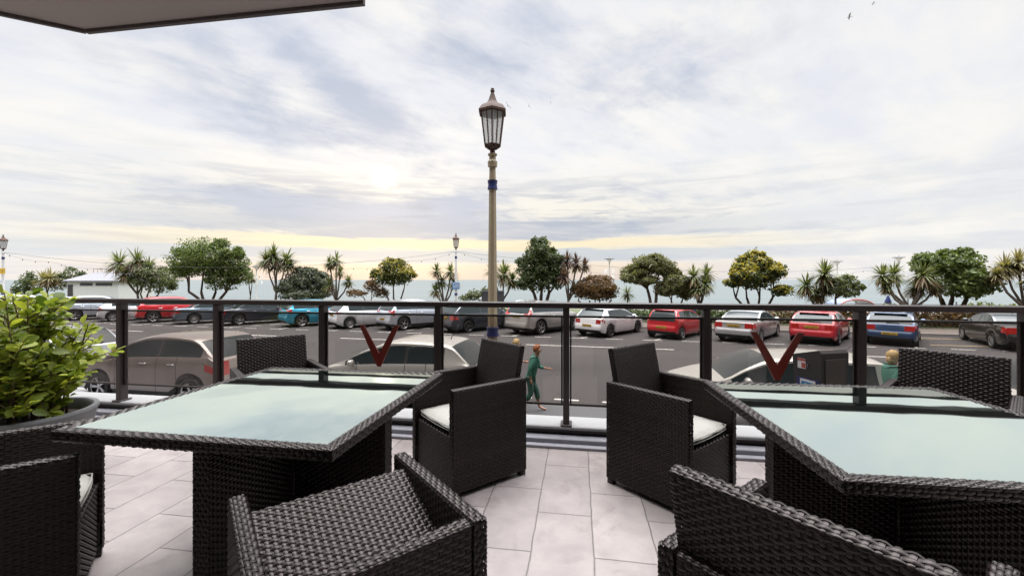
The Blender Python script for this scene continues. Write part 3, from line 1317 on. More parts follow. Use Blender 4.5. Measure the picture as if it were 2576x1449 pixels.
STY = {
    # lengths in metres; top = (x from the rear bumper, height) up the tail, over the roof and down the bonnet
    'hatch': dict(L=4.2, W=1.78, wb=2.6, ro=.78, wr=.315, rear=(.16, .98, .62, 1.40), roof=(1.55, 1.475), ws=(2.32, 1.38, 3.12, 1.0), nose=.66, belt=(.98, .92), tl=(.74, .93)),
    'mini': dict(L=3.6, W=1.66, wb=2.42, ro=.52, wr=.29, rear=(.10, .98, .36, 1.40), roof=(1.25, 1.49), ws=(2.02, 1.38, 2.78, .98), nose=.68, belt=(.95, .90), tl=(.74, .98)),
    'suv': dict(L=4.5, W=1.85, wb=2.68, ro=.86, wr=.355, rear=(.16, 1.08, .56, 1.57), roof=(1.6, 1.67), ws=(2.5, 1.57, 3.32, 1.12), nose=.76, belt=(1.12, 1.02), tl=(.84, 1.06), clad=True),
    'estate': dict(L=4.8, W=1.82, wb=2.72, ro=1.02, wr=.325, rear=(.14, .98, .62, 1.40), roof=(2.0, 1.48), ws=(2.92, 1.38, 3.72, .99), nose=.66, belt=(.97, .91), tl=(.76, .92)),
    'saloon': dict(L=4.6, W=1.78, wb=2.76, ro=1.02, wr=.32, rear=(.82, 1.00, 1.55, 1.37), roof=(2.05, 1.445), ws=(2.72, 1.36, 3.45, .98), nose=.66, belt=(.96, .90), tl=(.70, .90), boot=.955),
}


def make_car(name, label, pos, az, style, mat, plate=None, plate_z=None, wheels=(5, True, False), group='cars parked nose in across the road', scale=1.0, tl=None, rails=False, zs=1.0, spoiler=True, tail=True, wiper=True, **ov):
    st = dict(STY[style])
    st.update(ov)
    L_, W_, wb, ro, wr = st['L'], st['W'], st['wb'], st['ro'], st['wr']
    xgb, zgb, xrr, zrr = st['rear']
    xm, H_ = st['roof']
    xwt, zwt, xwb, zwb = st['ws']
    xr, xf = ro, ro + wb
    tk = [(0, .50), (.02, .60), (.05, .64), (.075, .70)]
    if 'boot' in st:
        tk += [(.10, st['boot'] - .03), (.13, st['boot']), (xgb - .1, zgb - .005), (xgb, zgb)]
    else:
        tk += [(.11, zgb - .06), (xgb, zgb)]
    tk += [((xgb + xrr) / 2, (zgb + zrr) / 2 + .02), (xrr, zrr), (xrr + .18, zrr + (H_ - zrr) * .55), (xm, H_), ((xm + xwt) / 2, H_ - .012), (xwt, zwt),
           ((xwt + xwb) / 2, (zwt + zwb) / 2 + .025), (xwb, zwb), (xwb + .12, zwb - .03), (L_ - .45, st['nose'] + .13), (L_ - .15, st['nose'] + .03), (L_ - .03, st['nose'] - .08), (L_, .48)]
    ztop = pchip([t[0] for t in tk], [t[1] for t in tk])
    wpl = pchip([0, .06, .2, .55, 1.2, L_ - 1.2, L_ - .55, L_ - .2, L_ - .05, L_], [.80, .88, .945, .985, 1, 1, .975, .90, .78, .62])
    b1, b0 = st['belt']
    belt = pchip([0, xgb + .3, L_ / 2, xwb, L_], [b1 + .02, b1 + .01, (b0 + b1) / 2 + .005, b0, b0 - .1])
    low = pchip([0, .12, .4, L_ - .5, L_ - .15, L_], [.40, .29, .22, .20, .22, .30])
    Ra = wr * 1.17
    bands = []
    xd1, xd2 = xwb - .42, xr + .20 if style != 'mini' else 1.0
    xdm = (xwt + xrr) / 2 + .12
    if style in ('mini',):
        seams = [xwb - .35, .98]
        pillar_b = []
    else:
        seams = [xwb - .40, xdm, xr + Ra * .9]
        pillar_b = [(xdm - .035, xdm + .035)]
    for s in seams:
        bands.append((s - .007, s + .007))
    xs = set([0, .02, .05, .075, .11, .13, .2, .3, xgb, xrr, xrr + .1, xm, xwt, xwb, xwb + .12, L_, L_ - .03, L_ - .09, L_ - .2, L_ - .3, L_ - .45])
    for lo, hi in bands + pillar_b:
        xs |= {lo, hi}
    for c in (xr, xf):
        for k in range(-8, 9):
            xs.add(c + Ra * math.sin(k / 8 * math.pi / 2) * .9999)
    for t in np.linspace(xgb, xrr, 6): xs.add(float(t))
    for t in np.linspace(xwt, xwb, 7): xs.add(float(t))
    xq = xrr + .12                     # rear end of the side glass
    if 'boot' in st: xq = xgb + .20
    if style in ('suv', 'estate'): xq = xgb + .28
    xs.add(xq)
    xa = xwb - .10
    xs.add(xa)
    for t in np.arange(.4, L_ - .3, .22): xs.add(float(t))
    xs = sorted(x for x in xs if 0 <= x <= L_)
    out = [xs[0]]
    for x in xs[1:]:
        if x - out[-1] > .0045: out.append(x)
    xs = out
    rings = []
    for x in xs:
        w = wpl(x) * W_ / 2
        zt = ztop(x)
        zb = min(belt(x), zt - .03)
        zl = low(x)
        for c in (xr, xf):
            dx = abs(x - c)
            if dx < Ra:
                zl = max(zl, wr + math.sqrt(max(Ra * Ra - dx * dx, 0)))
        zl = min(zl, zb - .05)
        hh = zt - zb
        g = min(1, max(0, (hh - .06) / .3))
        wre = w * .955 - .03 - .30 * max(hh - .03, 0)
        zed = zb + hh * (.86 if g > .3 else .8)
        hb = zb - zl
        pts = [(w * .93, zl), (w * .985, zl + hb * .14), (w * 1.0, zl + hb * .42), (w * 1.0, zl + hb * .66), (w * .985, zl + hb * .84), (w * .955, zb)]
        for t in (.06, .50, .90):
            pts.append((w * .955 + (wre - w * .955) * (t + .10 * math.sin(math.pi * t)), zb + (zed - zb) * t))
        pts.append((wre, zed))
        for a, k in ((.91, .50), (.62, .85), (.3, .97)):
            pts.append((wre * a, zed + (zt - zed) * k))
        pts.append((0, zt))
        rings.append(pts)
    nr = len(rings[0])          # 14 points per half
    V = []
    for x, pts in zip(xs, rings):
        for y, z in pts: V.append((x - L_ / 2, -y, z))
        for y, z in reversed(pts[:-1]): V.append((x - L_ / 2, y, z))
    n2 = 2 * nr - 1
    part = {'body': [], 'side_window': [], 'rear_window': [], 'windscreen': [], 'tail_l': [], 'tail_r': [], 'head_l': [], 'head_r': [], 'seam': [], 'sill': []}
    t0, t1 = tl or st['tl']
    for i in range(len(xs) - 1):
        x = (xs[i] + xs[i + 1]) / 2
        for j in range(n2 - 1):
            r = j if j < nr - 1 else n2 - 2 - j
            f = (i * n2 + j, i * n2 + j + 1, (i + 1) * n2 + j + 1, (i + 1) * n2 + j)
            zc = sum(V[q][2] for q in f) / 4
            key = 'body'
            left = j >= nr - 1
            if r in (6, 7) and xq < x < xa and ztop(x) - belt(x) > .1:
                key = 'side_window'
                if any(lo <= x <= hi for lo, hi in pillar_b): key = 'seam'
            elif r >= 10 and xgb < x < xrr - .02:
                key = 'rear_window'
            elif r >= 10 and xwt + .02 < x < xwb:
                key = 'windscreen'
            elif r < 6 and any(lo - .001 <= x <= hi + .001 for lo, hi in bands):
                key = 'seam'
            elif r <= 1 and st.get('clad') and r == 0:
                key = 'sill'
            elif tail and x < .32 and t0 < zc < t1 and 2 <= r <= 10:
                key = 'tail_l' if left else 'tail_r'
            elif x > L_ - .46 and .60 < zc < .80 and 3 <= r <= 9:
                key = 'head_l' if left else 'head_r'
            part[key].append(f)
    # end caps
    part['body'].append(tuple(range(n2))[::-1])
    part['body'].append(tuple(range((len(xs) - 1) * n2, len(xs) * n2)))
    root = empty(name, (pos[0], pos[1], pos[2] if len(pos) > 2 else STREET), math.pi / 2 - az)
    root.scale = (scale, scale, scale * zs)
    tag(root, label, 'car', group)

    def sub(keys, nm, mats):
        b = MB()
        used = {}
        for mi, k in enumerate(keys):
            for f in part[k]:
                g = []
                for q in f:
                    if q not in used:
                        used[q] = len(used)
                    g.append(used[q])
                b.f.append(tuple(g))
                b.m.append(mi)
        if not b.f: return None
        b.v = [V[q] for q in sorted(used, key=used.get)]
        b.n = len(b.v)
        return b.build(nm, mats, root, True, 32)

    sub(['body', 'seam', 'sill'], 'body', [mat, M['trim'], M['trim']])
    cells = {}
    for f in part['side_window']:
        y = sum(V[q][1] for q in f)
        x = sum(V[q][0] for q in f) / 4 + L_ / 2
        k = ('l' if y > 0 else 'r', sum(1 for lo, hi in pillar_b if x > lo))
        cells.setdefault(k, []).append(f)
    for k in sorted(cells):
        part[k] = cells[k]
        sub([k], 'side_window', M['carglass'])
    sub(['rear_window'], 'rear_window', M['carglass'])
    sub(['windscreen'], 'windscreen', M['carglass'])
    for k in ('tail_l', 'tail_r'): sub([k], 'tail_light', M['tail'])
    for k in ('head_l', 'head_r'): sub([k], 'headlight', M['headl'])
    # underside
    b = MB()
    b.box((0, 0, .36), (L_ - .35, W_ * .70, .26))
    for c in (xr, xf):
        b.box((c - L_ / 2, 0, .48), (Ra * 2.2, W_ * .72, .5))
    b.build('underbody', M['trim'], root)
    b = MB()
    b.box((.055 - L_ / 2, 0, .40), (.09, W_ * .70, .17), bev=.03)
    b.build('rear_valance', M['trim'], root, True, 40)
    # wheels
    ty, rm, dk = get_wheel(wr, *wheels)
    for c in (xr, xf):
        for s in (-1, 1):
            t = link('wheel', ty, root)
            t.location = (c - L_ / 2, s * (W_ / 2 - .115), wr)
            link('rim', rm, t)
            link('brake_disc', dk, t)
    # mirrors and handles
    for s in (-1, 1):
        b = MB()
        xx = xwb - .33 - L_ / 2
        b.box((xx, s * (W_ / 2 + .075), b0 + .09), (.10, .19, .13), bev=.035)
        b.box((xx + .01, s * (W_ / 2 - .02), b0 + .04), (.05, .10, .03))
        b.build('door_mirror', mat if style != 'mini' else M['trim'], root, True, 50)
        for xx in ([xdm - .62, xdm + .16] if style != 'mini' else [1.12]):
            b = MB()
            b.box((xx + .2 - L_ / 2, s * (W_ / 2 * 1.0 + .004), .835 if style != 'suv' else .93), (.19, .028, .03), bev=.008)
            b.build('door_handle', mat if style != 'suv' else M['chrome'], root, True, 50)
    if plate:
        pzz = plate_z or (.80 if style in ('suv', 'saloon') else .52)
        xp = next((x for x in np.linspace(0, .3, 200) if ztop(x) >= pzz), .02)
        slope = 0.0
        g = empty('number_plate', (xp - L_ / 2 - .016, 0, pzz))
        COL.objects.unlink(g)
        bpy.data.objects.remove(g)
        b = MB()
        b.box((0, 0, 0), (.014, .52, .112), bev=.003)
        p = b.build('number_plate', M['plate'], root)
        p.location = (xp - L_ / 2 - .020, 0, pzz)
        me = text_mesh(plate, .098)
        me.materials.append(M['ink'])
        o = link('plate_lettering', me, p)
        o.location = (-.0085, 0, -.004)
        o.rotation_euler = (R(90), 0, R(-90))
    if style in ('hatch', 'mini', 'suv', 'estate'):
        if spoiler:
            b = MB()
            b.box((xrr - .03 - L_ / 2, 0, zrr + .015), (.20, W_ * .60, .03), bev=.012)
            b.build('roof_spoiler', mat, root, True, 50)
        if wiper:
            b = MB()
            b.box((xgb + .03 - L_ / 2 - .02, -.10, zgb + .045), (.02, .42, .025))
            b.build('rear_wiper', M['trim'], root)
    b = MB()
    b.tube([(xrr + .25 - L_ / 2, 0, H_ - .03), (xrr + .22 - L_ / 2, 0, H_ + .03), (xrr + .08 - L_ / 2, 0, H_ + .17)], [.014, .006, .003], 5)
    b.build('aerial', M['trim'], root)
    if rails:
        for s in (-1, 1):
            b = MB()
            y = s * (W_ * .5 * .955 - .05 - .30 * (H_ - b1 - .03) - .03)
            b.tube([(xrr + .1 - L_ / 2, y, zrr), (xrr + .3 - L_ / 2, y, H_ - .005), (xm - L_ / 2, y, H_ + .03), (xwt - .1 - L_ / 2, y, H_ - .01)], .016, 6)
            b.build('roof_rail', M['chrome'], root, True)
    return root


PNT = {
    'cyan': paint('cyan_blue_car_paint', (.030, .30, .44)),
    'white': paint('white_car_paint', (.70, .71, .73), 0.0),
    'silver': paint('silver_car_paint', (.48, .49, .51), .6),
    'pale': paint('pale_silver_blue_car_paint', (.52, .56, .62), .5),
    'dgrey': paint('dark_grey_car_paint', (.055, .060, .075), .5),
    'warm': paint('warm_silver_car_paint', (.42, .40, .38), .6),
    'red': paint('red_car_paint', (.50, .010, .018), .1),
    'red2': paint('deep_red_car_paint', (.44, .018, .030), .1),
    'blue': paint('mid_blue_car_paint', (.022, .055, .13), .3),
    'black': paint('black_car_paint', (.010, .010, .011), .1),
    'navy': paint('navy_car_paint', (.012, .014, .026), .3),
    'slate': paint('slate_blue_grey_car_paint', (.13, .17, .21), .5),
    'taupe': paint('grey_brown_car_paint', (.24, .205, .185), .3),
    'champ': paint('pale_silver_car_paint', (.56, .56, .52), .45),
}


def far_car(s, style, mat, name, label, az=45.5, n=21.0, **k):
    """s, n: where the rear right wheel meets the road, along and across the road"""
    st = dict(STY[style])
    st.update({q: v for q, v in k.items() if q in st})
    p = road_pt(s, n)
    a = R(az)
    f = Vector((math.sin(a), math.cos(a), 0))
    rgt = Vector((f.y, -f.x, 0))
    c = p - rgt * (st['W'] / 2 - .08) + f * (st['L'] / 2 - st['ro'])
    return make_car(name, label, (c.x, c.y, STREET), a, style, mat, **k)


far_car(-17.4, 'suv', PNT['cyan'], 'parked_car', 'bright cyan blue crossover parked between the black saloon and a white hatchback', n=21.3, L=4.38, roof=(1.6, 1.59), rear=(.16, 1.03, .60, 1.50), ws=(2.45, 1.5, 3.25, 1.06), belt=(1.06, .98), tl=(.86, 1.02), plate='GY17 KXO', plate_z=.86, clad=False)
far_car(-14.1, 'hatch', PNT['white'], 'parked_car', 'white hatchback with red tail lamp, right of the cyan blue crossover', n=21.1, L=4.36, wheels=(10, False, False), tl=(.82, .98), plate='GN15 OVD', plate_z=.80)
far_car(-10.8, 'suv', PNT['pale'], 'parked_car', 'pale silver sport utility with black lower bumper, left of the lamp post', n=21.15, wheels=(5, True, False), tl=(.90, 1.07), plate='GJ62 HXU', plate_z=.62)
far_car(-7.0, 'estate', PNT['dgrey'], 'parked_car', 'dark grey estate car right behind the cream lamp post', n=20.95, wheels=(5, True, True), tl=(.76, .90), plate='GU07 XVB', plate_z=.80)
far_car(-3.16, 'suv', PNT['warm'], 'parked_car', 'silver sport utility with tall red tail lamps beside the lamp post', n=20.95, L=4.62, W=1.89, wb=2.77, ro=.98, wr=.36, wheels=(5, True, False), tl=(.94, 1.30), plate='BK12 KJE', plate_z=.93, rails=True)
far_car(.26, 'hatch', PNT['white'], 'parked_car', 'white five door hatchback with yellow plate between silver utility and small red car', n=20.8, wheels=(5, True, True), tl=(.80, .93), plate='GN67 CUW', zs=.955, plate_z=.60, L=4.25)
far_car(3.5, 'mini', PNT['red'], 'parked_car', 'small red three door city car with black door mirrors', n=20.7, wheels=(5, True, False), tl=(.80, .96), plate='GX57 RWG', zs=.955, plate_z=.58)
far_car(6.75, 'saloon', PNT['silver'], 'parked_car', 'silver saloon with boot between two red cars', n=20.5, wheels=(10, False, False), plate='GL08 HBC', zs=.955, plate_z=.80)
far_car(9.7, 'hatch', PNT['red2'], 'parked_car', 'deep red hatchback with dark lower bumper behind the right V emblem', n=20.35, wheels=(5, True, False), tl=(.80, .92), plate='FJ15 WTT', zs=.955, plate_z=.80)
far_car(12.75, 'hatch', PNT['blue'], 'parked_car', 'mid blue hatchback at the right end of the nose in row', n=20.7, wheels=(5, True, False), tl=(.78, .93), plate='GK66 LEH', zs=.955, plate_z=.56)
far_car(17.0, 'saloon', PNT['black'], 'parked_car', 'black saloon with pale rear window at the right picture edge', az=30, n=20.35, wheels=(10, False, False), plate='W758 HFN', plate_z=.78, H=1.4)
far_car(-21.8, 'saloon', PNT['navy'], 'parked_car', 'black saloon with bright alloy wheels, left of the cyan blue crossover', n=21.3, wheels=(5, True, False), plate='LD13 YKS')
far_car(-25.2, 'saloon', PNT['slate'], 'parked_car', 'slate grey car with dark soft top between red and black cars', n=21.3, wheels=(10, False, False), plate='GK54 VZO')
far_car(-28.6, 'suv', PNT['red'], 'parked_car', 'large red sport utility whose roof rises over the handrail', n=21.4, wheels=(5, False, False), tl=(.86, 1.04), plate='GF16 ZUH')
far_car(-32.0, 'hatch', PNT['white'], 'parked_car', 'white hatchback left of the red sport utility', n=21.4, wheels=(10, False, False))
far_car(-35.4, 'suv', PNT['pale'], 'parked_car', 'pale blue grey car roof seen above the shrub leaves', n=21.4)
far_car(-39.0, 'estate', PNT['navy'], 'parked_car', 'dark car roof just over the handrail, behind the shrub', n=21.4)
far_car(-42.6, 'suv', PNT['white'], 'parked_car', 'white car roof at the left picture edge over the handrail', n=21.4)

# kerbside row on this side of the road, all facing left
LEFT = RA and (math.pi / 2 - RA) - math.pi      # heading against the road's right hand direction


def near_car(s, n, style, mat, label, **k):
    p = road_pt(s, n)
    return make_car('kerbside_car', label, (p.x, p.y, STREET), LEFT, style, mat, group='cars parked along the near kerb', spoiler=False, wheels=(5, True, False), **k)


near_car(-10.15, 8.2, 'suv', PNT['taupe'], 'grey brown crossover parked along the near kerb on the left', L=4.12, W=1.78, wb=2.6, ro=.72, wr=.33, roof=(1.6, 1.56), rear=(.18, 1.06, .66, 1.45), ws=(2.35, 1.46, 3.2, 1.05), belt=(1.08, .98), tl=(.77, .90), clad=True)
near_car(-4.6, 8.95, 'hatch', PNT['champ'], 'pale silver hatchback with sloping windscreen behind the left V emblem', L=4.15, roof=(1.6, 1.49), belt=(1.02, .92))
near_car(3.1, 9.0, 'hatch', PNT['champ'], 'pale beige silver car behind the right V emblem and the ticket machine', L=4.3, roof=(1.7, 1.43))
near_car(-15.9, 8.8, 'hatch', PNT['pale'], 'pale blue car half hidden by the shrub leaves')
near_car(7.6, 8.9, 'hatch', PNT['champ'], 'pale car bonnet right of the ticket machine')
# ------------------------------------------------------------------ trees and shrubs beyond the far pavement
def Yn(x, n):
    p = (x - CX) / F
    return n / (.976 + .216 * p)


LG = {
    'dark': leaf_mat('dark_green_leaves', (0.030, 0.046, 0.019), (0.089, 0.117, 0.040)),
    'mid': leaf_mat('mid_green_leaves', (0.050, 0.076, 0.021), (0.141, 0.180, 0.049)),
    'olive': leaf_mat('olive_leaves', (0.070, 0.087, 0.041), (0.159, 0.179, 0.083)),
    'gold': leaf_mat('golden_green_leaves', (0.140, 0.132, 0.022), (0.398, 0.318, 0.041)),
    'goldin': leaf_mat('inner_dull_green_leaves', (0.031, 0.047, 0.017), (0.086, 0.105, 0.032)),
    'rust': leaf_mat('rust_brown_leaves', (0.065, 0.043, 0.021), (0.164, 0.092, 0.042)),
    'grey': leaf_mat('grey_green_leaves', (0.045, 0.056, 0.038), (0.106, 0.117, 0.079)),
    'pine': leaf_mat('feathery_green_leaves', (0.074, 0.080, 0.035), (0.185, 0.182, 0.076)),
    'sword': leaf_mat('sword_leaves', (0.049, 0.071, 0.025), (0.188, 0.205, 0.089), .25),
    'swordp': leaf_mat('purple_sword_leaves', (0.065, 0.039, 0.042), (0.143, 0.091, 0.078), .25),
    'swordb': leaf_mat('pale_sword_leaves', (.13, .12, .050), (.28, .24, .12), .25),
    'dead': leaf_mat('withered_leaf_skirt', (.10, .070, .035), (.22, .155, .080), .2),
}
M['bark'] = P('brown_bark', (.075, .052, .038), .9, var=.35, vscale=9, bump=.6, bscale=30)
M['barkg'] = P('grey_bark', (.13, .105, .085), .9, var=.3, vscale=9, bump=.6, bscale=30)


def leaf_cloud(mb, blobs, n_per, size, aspect=1.7, mi_fn=None, shell=.55, up=.2):
    for (c, r, n) in blobs:
        d = RNG.normal(size=(n, 3))
        d /= np.linalg.norm(d, axis=1, keepdims=True)
        rad = 1 - shell * RNG.random(n) ** 1.6
        # lumpy outline
        ph = RNG.random(3) * 6.28
        lump = 1 + .16 * np.sin(d[:, 0] * 5 + ph[0]) * np.cos(d[:, 2] * 6 + ph[1]) + .10 * np.sin(d[:, 1] * 9 + ph[2]) + .07 * np.sin(d[:, 0] * 15 + d[:, 2] * 13 + ph[1])
        p = np.array(c) + d * np.array(r) * (rad * lump)[:, None]
        nrm = d + RNG.normal(size=(n, 3)) * .75 + np.array([0, 0, up])
        nrm /= np.linalg.norm(nrm, axis=1, keepdims=True)
        a = np.cross(nrm, RNG.normal(size=(n, 3)))
        a /= np.maximum(np.linalg.norm(a, axis=1, keepdims=True), 1e-6)
        b = np.cross(nrm, a)
        s = size * (.6 + .8 * RNG.random((n, 1)))
        a = a * s * aspect / 2
        b = b * s / 2
        V = np.stack([p - a, p - b * .9 + a * .1, p + a, p + b * .9 + a * .1], 1).reshape(-1, 3)
        Q = np.arange(n * 4).reshape(n, 4)
        if mi_fn is None:
            mb.arr(V, Q, 0)
        else:
            k = mi_fn(d, rad)
            bse = mb.n
            mb.v.extend(map(tuple, V.tolist()))
            mb.f.extend(map(tuple, (Q + bse).tolist()))
            mb.m.extend(k.tolist())
            mb.n += len(V)


def limb(mb, p0, p1, r0, r1, bend=.08, seg=5):
    p0, p1 = Vector(p0), Vector(p1)
    L_ = (p1 - p0).length
    pts, rr = [], []
    ox, oy = random.uniform(-bend, bend) * L_, random.uniform(-bend, bend) * L_
    for k in range(seg + 1):
        t = k / seg
        q = p0.lerp(p1, t)
        s = math.sin(math.pi * t)
        q += Vector((ox * s, oy * s, .06 * L_ * s))
        pts.append(q)
        rr.append(r0 + (r1 - r0) * t)
    mb.tube(pts, rr, 6)
    return pts


def broad_tree(name, label, x, blobs, n=29.5, trunks=1, spread=.25, leaf='mid', size=0.126, dens=1.0, bark='bark', tr=.14, cat='tree', mats=None, mi_fn=None, shell=.55, aspect=1.7, fork=.35, group='trees along the seafront gardens'):
    Y0 = Yn(x, n)
    k = Y0 / F
    base = Vector((px(x, Y0), Y0, PAVE))
    root = empty(name, base)
    tag(root, label, cat, group)
    loc = []
    for (cx, cy, rx, ry) in blobs:
        c = Vector((px(cx, Y0), Y0 + random.uniform(-.5, .5) * rx * k, pz(cy, Y0))) - base
        loc.append((c, (rx * k, rx * k * .85, ry * k), int(rx * ry * 3.1416 * .17 * dens * (.16 / size) ** 2 * (Y0 / 30) ** 0) + 60))
    more = []
    for (c, r, n_) in loc:
        for _k in range(4):
            a = random.uniform(0, 6.28)
            el = random.uniform(-.25, 1.3)
            d = Vector((math.cos(a) * math.cos(el) * r[0], math.sin(a) * math.cos(el) * r[1], math.sin(el) * r[2])) * random.uniform(.72, .95)
            q = random.uniform(.26, .44)
            more.append((c + d, tuple(v * q for v in r), int(n_ * .16) + 10))
    loc = [(c, tuple(v * .96 for v in r), int(n_ * .85)) for c, r, n_ in loc]
    b = MB()
    stems = []
    zmin = min(c.z - r[2] for c, r, _ in loc)
    for t in range(trunks):
        off = (t - (trunks - 1) / 2) * spread
        top = Vector((off * 2.6, random.uniform(-.2, .2), max(.5, zmin * .75 + .3)))
        limb(b, (off * .4, random.uniform(-.1, .1), 0), top, tr, tr * .75, .05)
        stems.append(top)
    for (c, r, _) in loc:
        st = min(stems, key=lambda q: (q - c).length)
        pts = limb(b, st, c, tr * .6, tr * .25)
        for _k in range(5):
            d = Vector((random.uniform(-1, 1) * r[0], random.uniform(-1, 1) * r[1], random.uniform(-.4, .9) * r[2])) * .8
            limb(b, pts[random.choice((3, 4, 5))], c + d, tr * .22, tr * .07)
    b.build('trunk', M[bark], root, True)
    m = MB()
    leaf_cloud(m, loc + more, 0, size, aspect, mi_fn, shell)
    # a few sprays standing out of the outline
    for (c, r, _) in loc:
        nsp = int(4 + r[0] * 4)
        sp = []
        for _k in range(nsp):
            a = random.uniform(0, 6.28)
            el = random.uniform(-.3, 1.4)
            d = Vector((math.cos(a) * math.cos(el) * r[0], math.sin(a) * math.cos(el) * r[1], math.sin(el) * r[2])) * random.uniform(1.0, 1.16)
            sp.append((c + d, (size * 1.1, size * 1.1, size * 1.6), 9))
        leaf_cloud(m, sp, 0, size * .8, aspect, (lambda d, rad: np.zeros(len(d), int)) if mi_fn else None, .8)
    m.build('crown', mats or LG[leaf], root)
    return root


def sword_head(mb, dead, c, ln, nl, droop=.5, mi=0):
    c = np.array(c)
    for k in range(nl):
        el = math.asin(random.uniform(-.75, 1.0))
        a = random.uniform(0, 6.283)
        L_ = ln * random.uniform(.7, 1.1)
        d = np.array([math.cos(a) * math.cos(el), math.sin(a) * math.cos(el), math.sin(el)])
        sidev = np.array([-math.sin(a), math.cos(a), 0]) * (.030 * ln / .8 + .008)
        pts = []
        p = c + d * .04
        for s in range(4):
            t = s / 3
            q = c + d * L_ * t + np.array([0, 0, -droop * L_ * t * t * .55 * math.cos(el)])
            wd = (.55, 1.0, .8, .08)[s]
            pts += [q - sidev * wd, q + sidev * wd]
        fs = [(0, 1, 3, 2), (2, 3, 5, 4), (4, 5, 7, 6)]
        (dead if (el < -.35 and random.random() < .75) else mb).add(pts, fs)


def cordyline(label, x, heads, n=29.0, leaf='sword', ln=None, nl=135, bx=None, tr=.085, group='cabbage palms along the seafront gardens', skirt=.6):
    """heads: (px x, px y, px radius)"""
    Y0 = Yn(x, n)
    k = Y0 / F
    base = Vector((px(x, Y0), Y0, PAVE))
    root = empty('cabbage_palm', base)
    tag(root, label, 'palm', group)
    tk, gr, dd = MB(), MB(), MB()
    hs = [(Vector((px(hx, Y0), Y0 + random.uniform(-.5, .5), pz(hy, Y0))) - base, hr * k) for hx, hy, hr in heads]
    mz = min(h.z for h, _ in hs)
    fork = Vector((0 + sum(h.x for h, _ in hs) / len(hs) * .35, 0, max(.35, mz * .42)))
    limb(tk, (0, 0, 0), fork, tr * 1.35, tr, .03)
    for h, r in hs:
        mid = fork.lerp(h, .5) + Vector((h.x - fork.x, h.y, 0)) * .12 - Vector((0, 0, .08))
        tk.tube([fork, fork.lerp(mid, .5), mid, mid.lerp(h, .6), h], [tr * .95, tr * .8, tr * .66, tr * .6, tr * .5], 6)
        sword_head(gr, dd, h, r * 1.22, nl)
        for _k in range(int(50 * skirt)):             # dead leaves hanging under the head
            a = random.uniform(0, 6.28)
            L_ = r * random.uniform(.5, .95)
            q0 = h - Vector((0, 0, random.uniform(0, .35) * r))
            q1 = q0 + Vector((math.cos(a) * L_ * .45, math.sin(a) * L_ * .45, -L_ * .55))
            q2 = q1 + Vector((math.cos(a) * .06, math.sin(a) * .06, -L_ * .4))
            sv = Vector((-math.sin(a), math.cos(a), 0)) * .022
            dd.add([q0 - sv * .5, q0 + sv * .5, q1 - sv, q1 + sv, q2 - sv * .2, q2 + sv * .2], [(0, 1, 3, 2), (2, 3, 5, 4)])
    tk.build('trunk', M['barkg'], root, True)
    gr.build('leaf_heads', LG[leaf], root)
    if dd.n:
        dd.build('withered_leaves', LG['dead'], root)
    return root


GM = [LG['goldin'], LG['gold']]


def gold_fn(d, rad):                        # golden leaves towards top and outside, dull green below and inside
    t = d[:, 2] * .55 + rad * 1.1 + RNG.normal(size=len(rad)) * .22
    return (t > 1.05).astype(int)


# left to right
broad_tree('pine_tree', 'dark low pine far left beside the white kiosk', 75, [(62, 722, 22, 20), (85, 706, 24, 20), (60, 735, 24, 14)], n=38, leaf='dark', size=.15, tr=.12)
cordyline('straw coloured palm at far left between dark pine and kiosk', 118, [(105, 705, 28), (135, 700, 26)], n=37, leaf='swordb')
broad_tree('pine_tree', 'grey green pine just left of the white kiosk roof', 175, [(150, 703, 26, 16), (185, 692, 26, 18), (165, 715, 34, 16)], n=39, leaf='dark', size=.15, tr=.12)
cordyline('small spiky palm in front of the white kiosk wall', 232, [(232, 725, 34)], n=33)
cordyline('three headed palm right of the white kiosk', 352, [(297, 662, 34), (345, 655, 34), (378, 672, 28), (320, 690, 26)], n=29.5, skirt=1.0)
broad_tree('olive_tree', 'grey olive shrub tree beside the palm right of the kiosk', 372, [(372, 690, 44, 26), (350, 708, 34, 22), (412, 700, 34, 20), (390, 722, 34, 18)], leaf='olive', dens=.75, trunks=3, spread=.3, size=0.104, tr=.09)
broad_tree('spreading_tree', 'largest flat bottomed green tree with several bare stems on the left', 525, [(525, 640, 62, 40), (470, 660, 48, 34), (580, 658, 46, 36), (450, 682, 30, 20), (605, 690, 26, 28), (520, 676, 60, 26), (560, 705, 40, 26)], leaf='mid', trunks=4, spread=.42, size=0.111, tr=.13, dens=1.25)
cordyline('tiny two headed palm right of the largest tree', 630, [(624, 688, 17), (637, 700, 15)], n=33, ln=.4, nl=80, tr=.06)
cordyline('tall many headed palm between largest tree and round dark bush', 694, [(662, 655, 30), (690, 645, 32), (715, 652, 30), (690, 666, 26), (728, 668, 24)], n=29, nl=140)
broad_tree('round_bush', 'big rounded dark grey green bush right of the tall palm', 762, [(762, 712, 56, 34), (735, 725, 36, 28), (795, 724, 36, 30), (765, 740, 60, 18)], leaf='grey', size=0.089, dens=1.0, trunks=5, spread=.2, aspect=3.2, cat='bush', tr=.06)
cordyline('slender palm with separate tufts right of the round bush', 845, [(826, 662, 22), (848, 655, 23), (862, 684, 18), (874, 708, 20), (824, 715, 24)], n=29, nl=110)
broad_tree('red_leaf_shrub', 'thin reddish shrub left of the golden green tree', 925, [(900, 738, 26, 10), (935, 722, 26, 16), (960, 738, 22, 12)], leaf='rust', size=0.096, dens=.8, trunks=2, cat='shrub', tr=.05)
